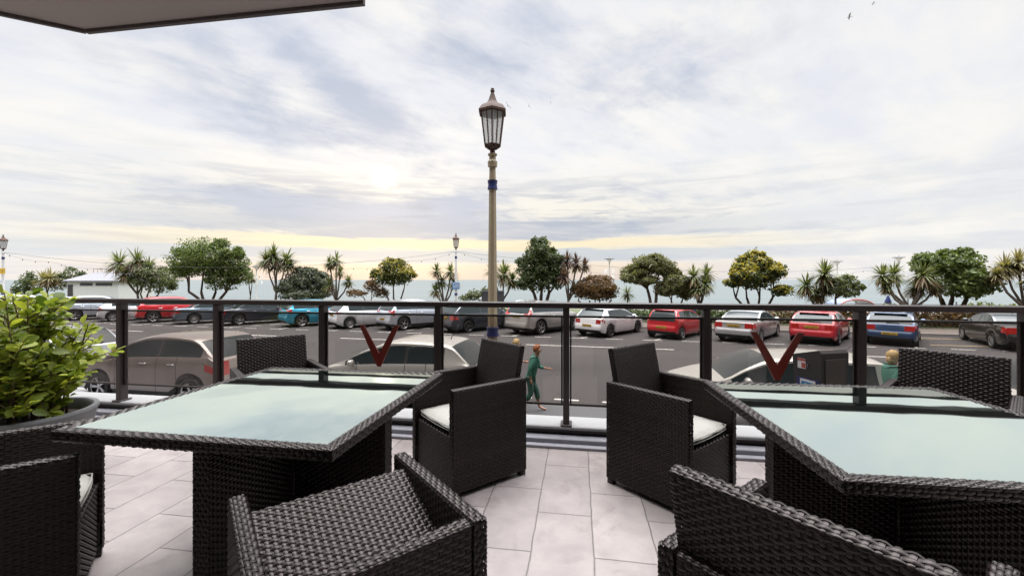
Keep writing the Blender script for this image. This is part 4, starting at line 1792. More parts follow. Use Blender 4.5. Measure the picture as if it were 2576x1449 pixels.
broad_tree('golden_tree', 'golden green tree with thin bare stems, left of the small far lamp', 990, [(990, 682, 42, 28), (962, 694, 26, 20), (1025, 692, 24, 18), (985, 664, 26, 16), (985, 706, 40, 14)], mats=GM, mi_fn=gold_fn, trunks=3, spread=.3, size=0.104, tr=.07, dens=1.0)
cordyline('palm standing just left of the small far lamp post', 1118, [(1100, 682, 22), (1133, 684, 24), (1110, 708, 24), (1140, 712, 20), (1098, 730, 22)], n=29, nl=110)
broad_tree('young_shrub', 'loose low shrub between the two lamp posts', 1208, [(1195, 742, 20, 14), (1225, 738, 18, 16), (1170, 750, 18, 8)], leaf='olive', size=0.089, dens=.7, cat='shrub', tr=.05)
cordyline('palm half hidden by the near lamp post', 1262, [(1268, 690, 34), (1240, 680, 26), (1288, 705, 26)], n=29.5)
broad_tree('dense_tree', 'tall dense dark green tree right of the near lamp post', 1362, [(1358, 640, 40, 38), (1340, 672, 42, 36), (1388, 672, 36, 40), (1362, 700, 46, 34), (1318, 712, 22, 18), (1405, 705, 20, 24)], leaf='dark', trunks=3, spread=.2, size=0.118, tr=.15, dens=1.45)
cordyline('purple leaved palm leaning beside the tall dense tree', 1423, [(1430, 655, 26), (1452, 662, 26), (1472, 668, 20), (1420, 695, 24)], n=29, leaf='swordp')
broad_tree('rust_bush', 'wide rust brown bush in front of the promenade lamp', 1496, [(1496, 718, 54, 24), (1465, 728, 30, 22), (1530, 732, 30, 24), (1500, 742, 52, 14)], leaf='rust', trunks=4, spread=.3, size=0.104, cat='bush', tr=.07, dens=1.2)
cordyline('short palm right of the rust brown bush', 1580, [(1580, 738, 22)], n=31, nl=90)
broad_tree('feathery_tree', 'feathery open tree with wispy crown right of centre', 1640, [(1640, 665, 46, 24), (1600, 685, 34, 18), (1672, 672, 34, 24), (1690, 690, 22, 16), (1580, 700, 20, 12), (1625, 705, 40, 12)], leaf='pine', trunks=2, spread=.2, size=0.074, aspect=5.0, tr=.12, dens=.62)
broad_tree('olive_tree', 'low brownish feathery bush under the feathery tree', 1702, [(1702, 715, 36, 22), (1680, 728, 30, 18), (1728, 735, 26, 18)], leaf='pine', size=0.074, aspect=4.0, trunks=2, tr=.07, cat='bush')
cordyline('shaggy palm leaning right, beside the feathery tree', 1758, [(1745, 695, 30), (1782, 690, 28), (1768, 715, 28), (1750, 728, 24)], n=29, skirt=1.4)
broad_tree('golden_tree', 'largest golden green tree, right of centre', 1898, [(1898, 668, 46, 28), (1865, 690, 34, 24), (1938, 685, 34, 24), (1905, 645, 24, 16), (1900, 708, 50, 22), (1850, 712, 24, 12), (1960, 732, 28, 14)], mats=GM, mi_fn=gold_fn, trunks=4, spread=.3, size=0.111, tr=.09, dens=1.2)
cordyline('spiky green palm on the right before the open sea', 2063, [(2063, 690, 38), (2030, 718, 34), (2080, 718, 30), (2058, 740, 28)], n=28.5, skirt=1.2)
broad_tree('small_tree', 'small leaning green tree right of the spiky palm', 2105, [(2135, 708, 28, 16), (2155, 722, 16, 10), (2112, 728, 26, 18), (2135, 738, 24, 10)], leaf='olive', size=0.111, dens=.75, tr=.07, n=28)
cordyline('sprawling palm cluster in front of the white parking sign', 2290, [(2215, 692, 32), (2262, 690, 34), (2310, 690, 36), (2350, 700, 34), (2325, 722, 32), (2212, 720, 22), (2372, 722, 28)], n=28, skirt=1.6, leaf='sword')
broad_tree('dense_tree', 'big dense green tree on the right', 2395, [(2395, 665, 58, 34), (2350, 668, 40, 30), (2440, 688, 40, 36), (2410, 715, 60, 34), (2312, 656, 16, 12), (2455, 725, 24, 22)], leaf='mid', size=0.126, trunks=3, tr=.15, dens=1.5, n=29.5)
cordyline('straw coloured palm at the right picture edge', 2590, [(2520, 690, 26), (2555, 672, 36), (2580, 660, 36), (2570, 705, 26)], n=28, leaf='swordb', skirt=1.6)


def hedge(label, s0, s1, n0, n1, h, leaf, mix=None):
    p = road_pt((s0 + s1) / 2, (n0 + n1) / 2, PAVE)
    root = empty('hedge', p, RA)
    tag(root, label, 'hedge', 'low planting behind the far pavement')
    b = MB()
    n_ = int((s1 - s0) * (n1 - n0 + h) * 130)
    Lh, Wh = (s1 - s0) / 2, (n1 - n0) / 2
    bl = []
    k = int((s1 - s0) / .9)
    for i in range(k):
        x = -Lh + (i + .5) * 2 * Lh / k
        hh = h * random.uniform(.75, 1.1)
        bl.append(((x, random.uniform(-.2, .2), hh * .5), (.75, Wh, hh * .55), int(n_ / k)))
    leaf_cloud(b, bl, 0, .13, 1.6, None, .5)
    b.build('foliage', [LG[leaf]], root)
    b = MB()
    for i in range(k):
        x = -Lh + (i + .5) * 2 * Lh / k
        b.tube([(x, 0, 0), (x + .05, .03, h * .7)], [.03, .012], 5)
    b.build('stems', M['bark'], root)


hedge('long rust and green hedge behind the red and blue hatchbacks on the right', 8.5, 13.6, 27.6, 29.2, 1.0, 'rust')
hedge('reddish hedge between the blue hatchback and the black saloon', 13.8, 21.5, 27.6, 29.2, 1.15, 'rust')
hedge('dark green hedge behind the silver saloon', 4.6, 8.3, 27.8, 29.4, .95, 'dark')
hedge('yellow green clump behind the blue park railing', .8, 3.2, 28.4, 29.6, .85, 'mid')
hedge('dark low hedge under the seafront trees on the left', -32, -5.5, 28, 29.6, .7, 'dark')
hedge('straw coloured planting beyond the black saloon', 21.8, 30, 30, 33, 1.2, 'olive')

# ------------------------------------------------------------------ shrub in the grey pot
PX_, PY_ = -3.12, 2.68
M['pot'] = P('grey_glazed_pot', (.13, .135, .14), .45, var=.12, vscale=5, bump=.1)
M['soil'] = P('dark_potting_soil', (.035, .025, .018), .95, var=.4, vscale=30, bump=.8)
pot = empty('plant_pot', (PX_, PY_, 0))
tag(pot, 'wide grey round plant pot on the terrace at the left', 'plant pot')
b = MB()
b.lathe([(.001, .0), (.23, .0), (.255, .03), (.325, .41), (.34, .44), (.335, .455), (.31, .455), (.30, .44), (.29, .37)], 40)
b.build('shell', M['pot'], pot, True, 40)
b = MB()
b.lathe([(.001, .39), (.2, .395), (.298, .38)], 24)
b.build('soil', M['soil'], pot, True)

M['shrubleaf'] = leaf_mat('broad_yellow_green_leaves', (.075, .125, .018), (.38, .42, .072), .40, .42)
M['shrubstem'] = P('brown_green_stems', (.12, .085, .045), .8, var=.3, vscale=20)
shrub = empty('potted_shrub', (PX_, PY_, .385))
tag(shrub, 'leafy shrub with broad yellow green leaves growing in the grey pot', 'shrub')
st, lf = MB(), MB()


def obovate(mb, base, dirv, up, ln, wd, curl):
    d = Vector(dirv).normalized()
    s = d.cross(Vector(up))
    if s.length < 1e-3: s = d.cross(Vector((1, 0, 0)))
    s.normalize()
    n = s.cross(d)
    prof = [(0.0, .04), (.16, .22), (.38, .70), (.62, 1.0), (.82, .86), (.95, .46), (1.0, .05)]
    V, fs = [], []
    for t, wv in prof:
        c = Vector(base) + d * ln * t + n * (-curl * ln * t * t + .02 * ln)
        fold = .14 * wd * wv
        V += [c - s * wd * .5 * wv + n * fold, c, c + s * wd * .5 * wv + n * fold]
    for i in range(len(prof) - 1):
        fs += [(3 * i, 3 * i + 1, 3 * i + 4, 3 * i + 3), (3 * i + 1, 3 * i + 2, 3 * i + 5, 3 * i + 4)]
    mb.add(V, fs)


rs = random.Random(5)
for k in range(52):
    a = rs.uniform(0, 6.283)
    q = rs.random() ** .6
    base = Vector((math.cos(a) * .2 * q, math.sin(a) * .2 * q, 0))
    reach = .35 * q
    top = Vector((math.cos(a) * reach + rs.uniform(-.08, .08), math.sin(a) * reach * .9, rs.uniform(.14, .98) - .14 * q))
    mid = base.lerp(top, .5) + Vector((-math.cos(a) * .05, -math.sin(a) * .05, .05))
    pts = [base, base.lerp(mid, .6), mid, mid.lerp(top, .5) + Vector((0, 0, .02)), top]
    st.tube(pts, [.008, .0065, .005, .004, .0025], 6)
    twigs = [(pts, 1.0)]
    for _j in range(3):
        i = rs.choice((1, 2, 3))
        b2 = rs.uniform(0, 6.283)
        e = pts[i] + Vector((math.cos(b2) * rs.uniform(.1, .2), math.sin(b2) * rs.uniform(.1, .2), rs.uniform(.06, .2)))
        tp = [pts[i], pts[i].lerp(e, .5) + Vector((0, 0, .015)), e]
        st.tube(tp, [.005, .004, .0025], 5)
        twigs.append((tp, .7))
    for tp, wgt in twigs:
        nl = 24 if wgt == 1 else 13
        for j in range(nl):
            t = rs.uniform(.22, 1.0) * (len(tp) - 1)
            i = min(int(t), len(tp) - 2)
            p = tp[i].lerp(tp[i + 1], t - i)
            ax = (tp[i + 1] - tp[i]).normalized()
            b2 = rs.uniform(0, 6.283)
            d = Vector((math.cos(b2), math.sin(b2), rs.uniform(-.35, 1.0))) + ax * .6
            sz = rs.uniform(.036, .088)
            obovate(lf, p, d, (rs.uniform(-.9, .9), rs.uniform(-1.2, .4), 1), sz, sz * rs.uniform(.55, .68), rs.uniform(.0, .35))
st.build('stems', M['shrubstem'], shrub, True)
lf.build('foliage', M['shrubleaf'], shrub, True)
# ------------------------------------------------------------------ lamps
M['cream'] = P('cream_lamp_paint', (.34, .27, .17), .5, var=.10, vscale=8, bump=.1)
M['whitepost'] = P('white_lamp_paint', (.62, .62, .60), .5, var=.06)
M['navyband'] = P('dark_blue_paint', (.018, .026, .12), .45, var=.2)
M['lampbrown'] = P('brown_lantern_paint', (.075, .036, .022), .7, var=.25, vscale=9)
M['frost'] = None


def frost():
    m, nt, b = new_mat('frosted_lantern_glass')
    b.inputs['Base Color'].default_value = (.72, .73, .72, 1)
    b.inputs['Roughness'].default_value = .25
    tr = nt.nodes.new('ShaderNodeBsdfTranslucent')
    tr.inputs['Color'].default_value = (.85, .86, .84, 1)
    tp = nt.nodes.new('ShaderNodeBsdfTransparent')
    m1 = nt.nodes.new('ShaderNodeMixShader')
    m1.inputs[0].default_value = .55
    m2 = nt.nodes.new('ShaderNodeMixShader')
    m2.inputs[0].default_value = .45
    L = nt.links
    L.new(b.outputs[0], m1.inputs[1])
    L.new(tr.outputs[0], m1.inputs[2])
    L.new(m1.outputs[0], m2.inputs[1])
    L.new(tp.outputs[0], m2.inputs[2])
    out = [n for n in nt.nodes if n.type == 'OUTPUT_MATERIAL'][0]
    L.new(m2.outputs[0], out.inputs['Surface'])
    return m


M['frost'] = frost()


def lantern_lamp(label, loc, post_mat, bands_low=.10):
    """height 6.16 m"""
    root = empty('street_lamp', loc)
    tag(root, label, 'street lamp', 'lantern lamp posts of the seafront')
    H = 6.16
    b = MB()
    b.lathe([(.20, 0), (.20, .18), (.15, .24), (.135, .5), (.120, .55)], 16)
    b.lathe([(.098, .55), (.094, 1.6), (.080, 3.2), (.066, 4.46)], 8, phase=R(22.5))
    b.lathe([(.068, 4.46), (.060, 4.58), (.058, 4.72), (.085, 4.735), (.09, 4.82), (.075, 4.84), (.062, 4.86), (.062, 4.93), (.085, 4.94), (.085, 4.965), (.055, 4.97)], 20)
    b.build('post', post_mat, root, True, 30)
    for z0 in (1.73, 4.40):
        b = MB()
        r_ = .108 if z0 < 2 else .088
        b.lathe([(r_ * .8, z0 - .085), (r_ * 1.05, z0 - .08), (r_, z0 - .045), (r_ * .9, z0), (r_, z0 + .045), (r_ * 1.05, z0 + .08), (r_ * .8, z0 + .085)], 20)
        b.build('blue_band', M['navyband'], root, True, 40)
    b = MB()
    b.lathe([(.05, 4.96), (.048, 5.06), (.075, 5.09), (.155, 5.12)], 8, phase=R(22.5))
    ph = R(22.5)
    n = 6
    for k in range(n):
        a = 2 * math.pi * (k + .5) / n
        b.tube([(.155 * math.cos(a), .155 * math.sin(a), 5.12), (.232 * math.cos(a), .232 * math.sin(a), 5.70)], .012, 5)
        a2 = 2 * math.pi * (k + 1.5) / n
        for r_, z in ((.155, 5.12), (.232, 5.70), (.10, 5.08)):
            b.tube([(r_ * math.cos(a), r_ * math.sin(a), z), (r_ * math.cos(a2), r_ * math.sin(a2), z)], .012, 5)
        am = (a + a2) / 2
        b.tube([(.136 * math.cos(am), .136 * math.sin(am), 5.12), (.203 * math.cos(am), .203 * math.sin(am), 5.70)], .009, 5)
        b.tube([(.155 * math.cos(a), .155 * math.sin(a), 5.12), (.06 * math.cos(a), .06 * math.sin(a), 5.05)], .011, 5)
    b.build('lantern_frame', M['lampbrown'], root, True, 40)
    b = MB()
    b.lathe([(.225, 5.71), (.278, 5.70), (.280, 5.74), (.215, 5.83), (.12, 5.88), (.085, 5.93), (.06, 6.0), (.035, 6.07), (.028, 6.09), (.045, 6.11), (.038, 6.135), (.02, 6.145), (.03, 6.16), (.001, 6.165)], 6, phase=R(30))
    b.build('lantern_roof', M['lampbrown'], root, True, 30)
    b = MB()
    b.lathe([(.06, 5.07), (.148, 5.125), (.224, 5.70)], 6, phase=R(30))
    b.build('lantern_glass', M['frost'], root)
    return root


NL = lantern_lamp('tall cream lamp post with blue bands and brown lantern on the near pavement', (px(1239, 7.62), 7.62, PAVE), M['cream'])
Yl = 30.3
L1 = lantern_lamp('far white lamp post with blue sign board, just left of the near lamp', (px(1147, Yl), Yl, STREET), M['whitepost'])
Yl2 = 31.3
L2 = lantern_lamp('far white lamp post with yellow notice at the left picture edge', (px(8, Yl2), Yl2, STREET), M['whitepost'])

M['signblue'] = P('blue_sign_face', (.10, .22, .42), .5)
M['signwhite'] = P('white_sign_face', (.62, .63, .66), .5, var=.05)
M['signyellow'] = P('yellow_sign_face', (.62, .40, .05), .5)
M['signdark'] = P('dark_grey_panel', (.045, .043, .046), .6)
M['galv'] = P('galvanised_post', (.16, .16, .165), .6, metal=.3)


def letters(txt, size, mat, parent, loc, rot=(R(90), 0, 0), name='lettering'):
    me = text_mesh(txt, size)
    me.materials.append(mat)
    o = link(name, me, parent)
    o.location = loc
    o.rotation_euler = rot
    return o


def board(name, label, cat, x, y, Y_, w_, h_, mat, rz=0.0):
    b = MB()
    b.box((0, 0, 0), (w_, .03, h_), bev=.006)
    o = b.build(name, mat)
    o.location = (px(x, Y_), Y_, pz(y, Y_))
    o.rotation_euler = (0, 0, rz)
    tag(o, label, cat)
    return o


s1 = board('parking_sign', 'blue parking sign strapped to the far lamp post', 'sign', 1147, 719, Yl - .14, .52, .50, M['signblue'])
letters('P', .20, M['signwhite'], s1, (-.15, -.019, .12))
b = MB()
for k in range(4):
    b.box((.07 if k < 2 else 0, -.018, .16 - k * .09), (.26 if k < 2 else .42, .006, .03))
b.build('text_lines', M['signwhite'], s1)
s2 = board('notice', 'yellow notice on the lamp post at the left picture edge', 'sign', 6, 682, Yl2 - .14, .42, .42, M['signyellow'])
letters('i', .22, M['ink'], s2, (0, -.019, 0))
Yb = 27.6
s3 = empty('parking_sign', (px(2284, Yb), Yb, PAVE))
tag(s3, 'white parking sign on a grey post under the sprawling palm', 'sign')
zc_ = pz(739, Yb) - PAVE
b = MB()
b.tube([(0, 0, 0), (0, 0, zc_ + .25)], .04, 8)
b.build('post', M['galv'], s3, True)
b = MB()
b.box((0, -.06, zc_), (.70, .03, .66), bev=.006)
p_ = b.build('sign_face', M['signwhite'], s3)
letters('P', .20, M['signblue'], p_, (-.18, -.079, zc_ + .16))
b = MB()
for k, (xx, ww) in enumerate(((.12, .3), (.12, .3), (0, .52), (0, .52), (0, .42))):
    b.box((xx, -.077, zc_ + .22 - k * .115), (ww, .006, .035))
b.build('text_lines', M['ink'], p_)
Yd = 26.5
s4 = empty('notice_board', (px(1240, Yd), Yd, PAVE))
tag(s4, 'dark grey board standing behind the near lamp post', 'notice board')
zt = pz(731, Yd) - PAVE
b = MB()
b.box((0, 0, zt - .42), (1.42, .12, .84), bev=.015)
b.box((0, -.065, zt - .14), (1.46, .02, .05))
b.build('panel', M['signdark'], s4)
for sx in (-.6, .6):
    b = MB()
    b.tube([(sx, 0, 0), (sx, 0, zt - .8)], .045, 8)
    b.build('leg', M['signdark'], s4, True)
Yn_ = 29.6
s5 = empty('notice_board', (px(1497, Yn_), Yn_, PAVE))
tag(s5, 'small black notice with white squares in front of the rust bush', 'notice board')
zt = pz(728, Yn_) - PAVE
b = MB()
b.box((0, 0, zt - .35), (.46, .06, .70))
b.tube([(0, 0, 0), (0, 0, zt - .65)], .04, 6)
b.build('panel', M['signdark'], s5)
b = MB()
for i in range(2):
    for j in range(2):
        b.box((-.10 + .2 * i, -.034, zt - .14 - .2 * j), (.13, .01, .13))
b.build('notices', M['signwhite'], s5)
b = MB()
b.box((0, -.036, zt - .60), (.50, .05, .16))
b.build('blue_strip', M['signblue'], s5)


def prom_lamp(label, x, ytop, Y_, sc=1.0):
    root = empty('promenade_lamp', (px(x, Y_), Y_, PAVE - .05))
    tag(root, label, 'street lamp', 'bowl topped promenade lamps')
    zt = pz(ytop, Y_) - PAVE + .05
    b = MB()
    b.tube([(0, 0, 0), (0, 0, 1.2), (0, 0, zt - .55)], [.10, .07, .05], 10)
    b.lathe([(.05, zt - .55), (.09, zt - .52), (.09, zt - .48), (.05, zt - .45)], 12)
    b.build('post', M['whitepost'], root, True, 40)
    b = MB()
    b.lathe([(.08, zt - .45), (.34, zt - .12), (.36, zt - .10)], 14)
    b.build('bowl', M['frost'], root, True)
    b = MB()
    b.lathe([(.50, zt - .13), (.50, zt - .10), (.30, zt - .03), (.08, zt), (.05, zt + .06), (.001, zt + .10)], 14)
    b.build('cap', M['galv'], root, True, 40)
    for k in range(4):
        a = k * math.pi / 2 + .5
        b = MB()
        q = Vector((math.cos(a), math.sin(a), 0))
        for dz in (0, -.55):
            b.tube([Vector((0, 0, zt - 1.2 + dz)), q * .3 + Vector((0, 0, zt - 1.1 + dz)), q * .52 + Vector((0, 0, zt - 1.22 + dz))], .02, 5)
            b.ball(q * .52 + Vector((0, 0, zt - 1.40 + dz)), (.13, .13, .17), 8, 6)
        b.build('globe_bracket', M['frost'], root, True)
    return root


prom_lamp('bowl topped promenade lamp over the rust brown bush', 1533, 648, 41)
prom_lamp('bowl topped promenade lamp beside the big dense tree on the right', 2261, 645, 40)
prom_lamp('distant promenade lamp with globes between largest tree and tall palm', 645, 668, 48)
prom_lamp('thin promenade lamp above the small leaning tree on the right', 2106, 655, 43)


# ------------------------------------------------------------------ festoon lights between the lamps
def festoon(label, a, c, sag, nb):
    root = empty('festoon_lights', a)
    tag(root, label, 'festoon lights', 'strings of festoon lights along the seafront')
    a, c = Vector(a), Vector(c)
    b = MB()
    for sg, rad in ((sag, .009), (sag * 1.5, .006)):
        pts = []
        for k in range(41):
            t = k / 40
            q = a.lerp(c, t) - a
            wob = .22 * abs(math.sin(t * math.pi * 9)) if sg > sag else 0
            pts.append(q + Vector((0, 0, -sg * 4 * t * (1 - t) - wob)))
        b.tube(pts, rad, 4)
    b.build('cable', M['trim'], root)
    for k in range(nb):
        t = (k + .5) / nb
        q = a.lerp(c, t) - a + Vector((0, 0, -sag * 1.5 * 4 * t * (1 - t) - .22 * abs(math.sin(t * math.pi * 9)) - .07))
        b = MB()
        b.ball(q, (.032, .032, .05), 6, 5)
        b.build('bulb', M['lampbrown'], root, True)


za = STREET + 4.83
festoon('string of festoon bulbs left of the far lamp post', (px(1147, Yl), Yl, za), (px(8, Yl2), Yl2, za), 1.15, 34)
festoon('string of festoon bulbs right of the far lamp post', (px(1147, Yl), Yl, za), (px(2261, 40), 40, pz(668, 40)), 1.0, 34)

# ------------------------------------------------------------------ kiosk
Yk = 41
M['kwall'] = P('white_kiosk_wall', (.66, .66, .66), .8, var=.05)
M['kroof'] = P('grey_slate_roof', (.20, .20, .225), .7, var=.2, vscale=12)
kx0, kx1 = px(168, Yk), px(298, Yk)
kc = (kx0 + kx1) / 2
kw = kx1 - kx0
kr = empty('kiosk', (kc, Yk + 2, PAVE))
tag(kr, 'white seafront kiosk with hipped grey roof behind the shrub leaves', 'kiosk')
ze = pz(708, Yk) - PAVE
zr_ = pz(693, Yk) - PAVE
b = MB()
b.box((0, 0, ze / 2), (kw, 4, ze))
wall = b.build('wall', M['kwall'], kr)
b = MB()
b.box((-kw * .5 + .35, -2.01, ze * .62), (.5, .04, ze * .5))
b.build('door', M['signdark'], wall)
b = MB()
b.box((kw * .22, -2.01, ze - .28), (1.6, .04, .26))
b.build('window', M['carglass'], wall)
b = MB()
b.box((-kw * .12, -2.01, ze - .28), (1.2, .04, .26))
b.build('window', M['carglass'], wall)
b = MB()
o_ = .22
hx, hy = kw / 2 + o_, 2 + o_
b.add([(-hx, -hy, ze), (hx, -hy, ze), (hx, hy, ze), (-hx, hy, ze), (-hx, -hy, ze + .08), (hx, -hy, ze + .08), (hx, hy, ze + .08), (-hx, hy, ze + .08),
       (-hx * .48, -.6, zr_ + .3), (hx * .48, -.6, zr_ + .3), (hx * .48, .6, zr_ + .3), (-hx * .48, .6, zr_ + .3)],
      [(0, 3, 2, 1), (0, 1, 5, 4), (1, 2, 6, 5), (2, 3, 7, 6), (3, 0, 4, 7), (4, 5, 9, 8), (5, 6, 10, 9), (6, 7, 11, 10), (7, 4, 8, 11), (8, 9, 10, 11)])
rf = b.build('roof', M['kroof'], kr)
b = MB()
for yy in (-.6, .6):
    b.tube([(-hx * .48, yy, zr_ + .68), (hx * .48, yy, zr_ + .68)], .02, 5)
    for k in range(7):
        xx = -hx * .48 + k * hx * .16
        b.tube([(xx, yy, zr_ + .28), (xx, yy, zr_ + .72)], .018, 5)
b.build('roof_rail', M['galv'], rf)

# curved canopy of a seafront shelter seen low on the right
Yc = 40
M['canopy'] = P('blue_grey_canopy', (.20, .25, .36), .4, var=.2)
M['redtrim'] = P('faded_red_trim', (.35, .06, .05), .5)
cp = empty('shelter', (px(2135, Yc), Yc, PAVE - .05))
tag(cp, 'low seafront shelter with curved blue grey roof and red edge on the right', 'shelter')
z0, z1 = pz(772, Yc) - PAVE, pz(751, Yc) - PAVE
b = MB()
vs = []
for k in range(13):
    a = math.pi * k / 12
    for yy in (-1, 1):
        vs.append((1.7 * math.cos(a), yy, z0 + (z1 - z0) * math.sin(a)))
b.add(vs, [(2 * k, 2 * k + 1, 2 * k + 3, 2 * k + 2) for k in range(12)])
b.build('roof', M['canopy'], cp, True)
b = MB()
b.tube([(1.7 * math.cos(math.pi * k / 12), -1.02, z0 + (z1 - z0) * math.sin(math.pi * k / 12)) for k in range(13)], .06, 5)
b.build('roof_edge', M['redtrim'], cp)
for sx in (-1.6, 1.6):
    b = MB()
    b.tube([(sx, 0, 0), (sx, 0, z0 + .1)], .06, 6)
    b.build('post', M['canopy'], cp)


# ------------------------------------------------------------------ blue park railing behind the far cars, and the promenade rail
def park_rail(label, s0, s1, n, h, mat, name='park_railing', step=.14):
    o0 = road_pt(s0, n, PAVE)
    root = empty(name, o0, RA)
    tag(root, label, 'railing')
    Lr = s1 - s0
    b = MB()
    for z in (h, h * .86, .12):
        b.tube([(0, 0, z), (Lr, 0, z)], .018, 5)
    b.build('rails', mat, root)
    k = int(Lr / 1.9)
    for i in range(k + 1):
        b = MB()
        b.tube([(Lr * i / k, 0, 0), (Lr * i / k, 0, h + .12)], .032, 6)
        b.ball((Lr * i / k, 0, h + .16), .05, 6, 5)
        b.build('rail_post', mat, root, True)
    b = MB()
    for i in range(int(Lr / step)):
        b.tube([(i * step, 0, .12), (i * step, 0, h * .86)], .008, 4, cap=False)
    o = b.build('bars', mat, root)
    o['kind'] = 'stuff'


park_rail('dark blue park railing between white hatchback and small red car', -.6, 5.4, 27.45, .95, M['navyband'])
park_rail('long dark railing before the sea on the right', 15, 36, 33.2, 1.0, M['trim'], 'promenade_railing', .5)

# blue topped bollard beside the palm trunk
b = MB()
q = road_pt(0, 0)
Yo = 27.2
bl_ = empty('bollard', (px(2234, Yo), Yo, PAVE))
tag(bl_, 'white post with blue conical cap beside the sprawling palm', 'bollard')
zt = pz(744, Yo) - PAVE
b.lathe([(.16, 0), (.15, zt - .5), (.19, zt - .48), (.001, zt - .46)], 12)
b.build('post', M['whitepost'], bl_, True, 40)
b = MB()
b.lathe([(.19, zt - .46), (.19, zt - .40), (.08, zt - .10), (.05, zt), (.001, zt)], 12)
b.build('cap', M['navyband'], bl_, True, 40)

# ------------------------------------------------------------------ ticket machine on the near pavement
Ym = 5.9
tm = empty('ticket_machine', (px(2088, Ym) + .16, Ym + .12, PAVE), R(-78))
tag(tm, 'black parking ticket machine with blue P sign behind the right V emblem', 'ticket machine')
M['machine'] = P('black_machine_casing', (.022, .021, .024), .45, var=.15)
M['panelgrey'] = P('dull_machine_panel', (.075, .066, .055), .6)
M['signcyan'] = P('parking_blue', (.015, .16, .33), .45)
H1, H0 = pz(878, Ym) - PAVE, pz(888, Ym) - PAVE
b = MB()
hx, d0, d1 = .20, -.28, .30
sec = [(-.17, 0), (-.17, H0 - .62), (-.28, H0 - .10), (-.27, H0 - .02), (.26, H1 + .01), (.30, H1 - .03), (.30, 0)]
# profile runs along local x (front is local -y side face)
n = len(sec)
b.add([(-.36 + .0, -.20, 0)], [])
W2 = .46
pr = [(-.20, 0), (-.20, H1 - .62), (-.23, H1 - .5), (-.26, H0 - .06), (.16, H1), (.20, H1 - .04), (.20, 0)]
n = len(pr)
b = MB()
b.add([(x, -W2, z) for x, z in pr] + [(x, .0, z) for x, z in pr], [tuple(range(n)), tuple(reversed(range(n, 2 * n)))] + [(i, n + i, n + (i + 1) % n, (i + 1) % n) for i in range(n)])
b.build('casing', M['machine'], tm)
b = MB()
b.box((.0, -W2 - .008, H1 - .24), (.012, .01, .05))
b.build('lock', M['galv'], tm)
st_ = MB()
st_.box((-.10, -W2 - .004, H0 - .17), (.13, .006, .14))
sk = st_.build('sticker', M['signwhite'], tm)
b = MB()
b.box((-.10, -W2 - .009, H0 - .115), (.13, .004, .03))
b.box((-.07, -W2 - .009, H0 - .19), (.06, .004, .07))
b.build('sticker_print', M['redtrim'], sk)
b = MB()
b.box((.0, -W2 - .004, H1 - .57), (.36, .006, .30))
ps = b.build('sign_back', M['navyband'], tm)
b = MB()
b.box((.0, -W2 - .010, H1 - .57), (.24, .006, .26))
b.build('sign_border', M['signwhite'], ps)
b = MB()
b.box((.0, -W2 - .016, H1 - .575), (.19, .006, .21))
b.build('sign_face', M['signcyan'], ps)
letters('P', .21, M['signwhite'], ps, (0, -W2 - .022, H1 - .575))
b = MB()
b.box((.206, -W2 / 2, H1 - .30), (.008, W2 - .12, .36), bev=.003)
b.build('side_panel', M['panelgrey'], tm)

# ------------------------------------------------------------------ the hotel behind the viewer
M['facade'] = P('hotel_front_render', (.085, .075, .07), .85, var=.05)
hf = empty('hotel_facade', RAIL_O, TA)
tag(hf, 'rendered hotel front behind the terrace', 'building')
b = MB()
for x0, x1 in ((-60, -5.0), (-3.2, -1.8), (1.8, 3.2), (5.0, 60)):
    b.box(((x0 + x1) / 2, -4.75, 1.4), (x1 - x0, .3, 5.6))
b.box((0, -4.75, 14.1), (120, .3, 19.8))
b.build('wall', M['facade'], hf)
for x0, x1 in ((-5, -3.2), (-1.8, 1.8), (3.2, 5.0)):
    b = MB()
    b.box(((x0 + x1) / 2, -4.72, 2.1), (x1 - x0, .05, 4.2))
    b.build('window', M['carglass'], hf)
# ------------------------------------------------------------------ people
def skin_geo(joints, edges, sub=2):
    """joints: list of (x,y,z,rx,ry); returns verts, faces of the grown surface"""
    me = bpy.data.meshes.new('skeleton')
    me.from_pydata([j[:3] for j in joints], edges, [])
    o = bpy.data.objects.new('skeleton', me)
    COL.objects.link(o)
    sk = o.modifiers.new('skin', 'SKIN')
    sk.use_smooth_shade = True
    lay = me.skin_vertices[0] if me.skin_vertices else None
    if lay is None:
        bpy.context.view_layer.objects.active = o
        lay = me.skin_vertices.new() if hasattr(me.skin_vertices, 'new') else me.skin_vertices[0]
    for i, j in enumerate(joints):
        lay.data[i].radius = (j[3], j[4] if len(j) > 4 else j[3])
        lay.data[i].use_root = (i == 0)
    ss = o.modifiers.new('sub', 'SUBSURF')
    ss.levels = ss.render_levels = sub
    dg = bpy.context.evaluated_depsgraph_get()
    dg.update()
    ev = o.evaluated_get(dg)
    m2 = bpy.data.meshes.new_from_object(ev)
    V = [tuple(v.co) for v in m2.vertices]
    Fs = [tuple(p.vertices) for p in m2.polygons]
    bpy.data.objects.remove(o)
    bpy.data.meshes.remove(me)
    bpy.data.meshes.remove(m2)
    return V, Fs


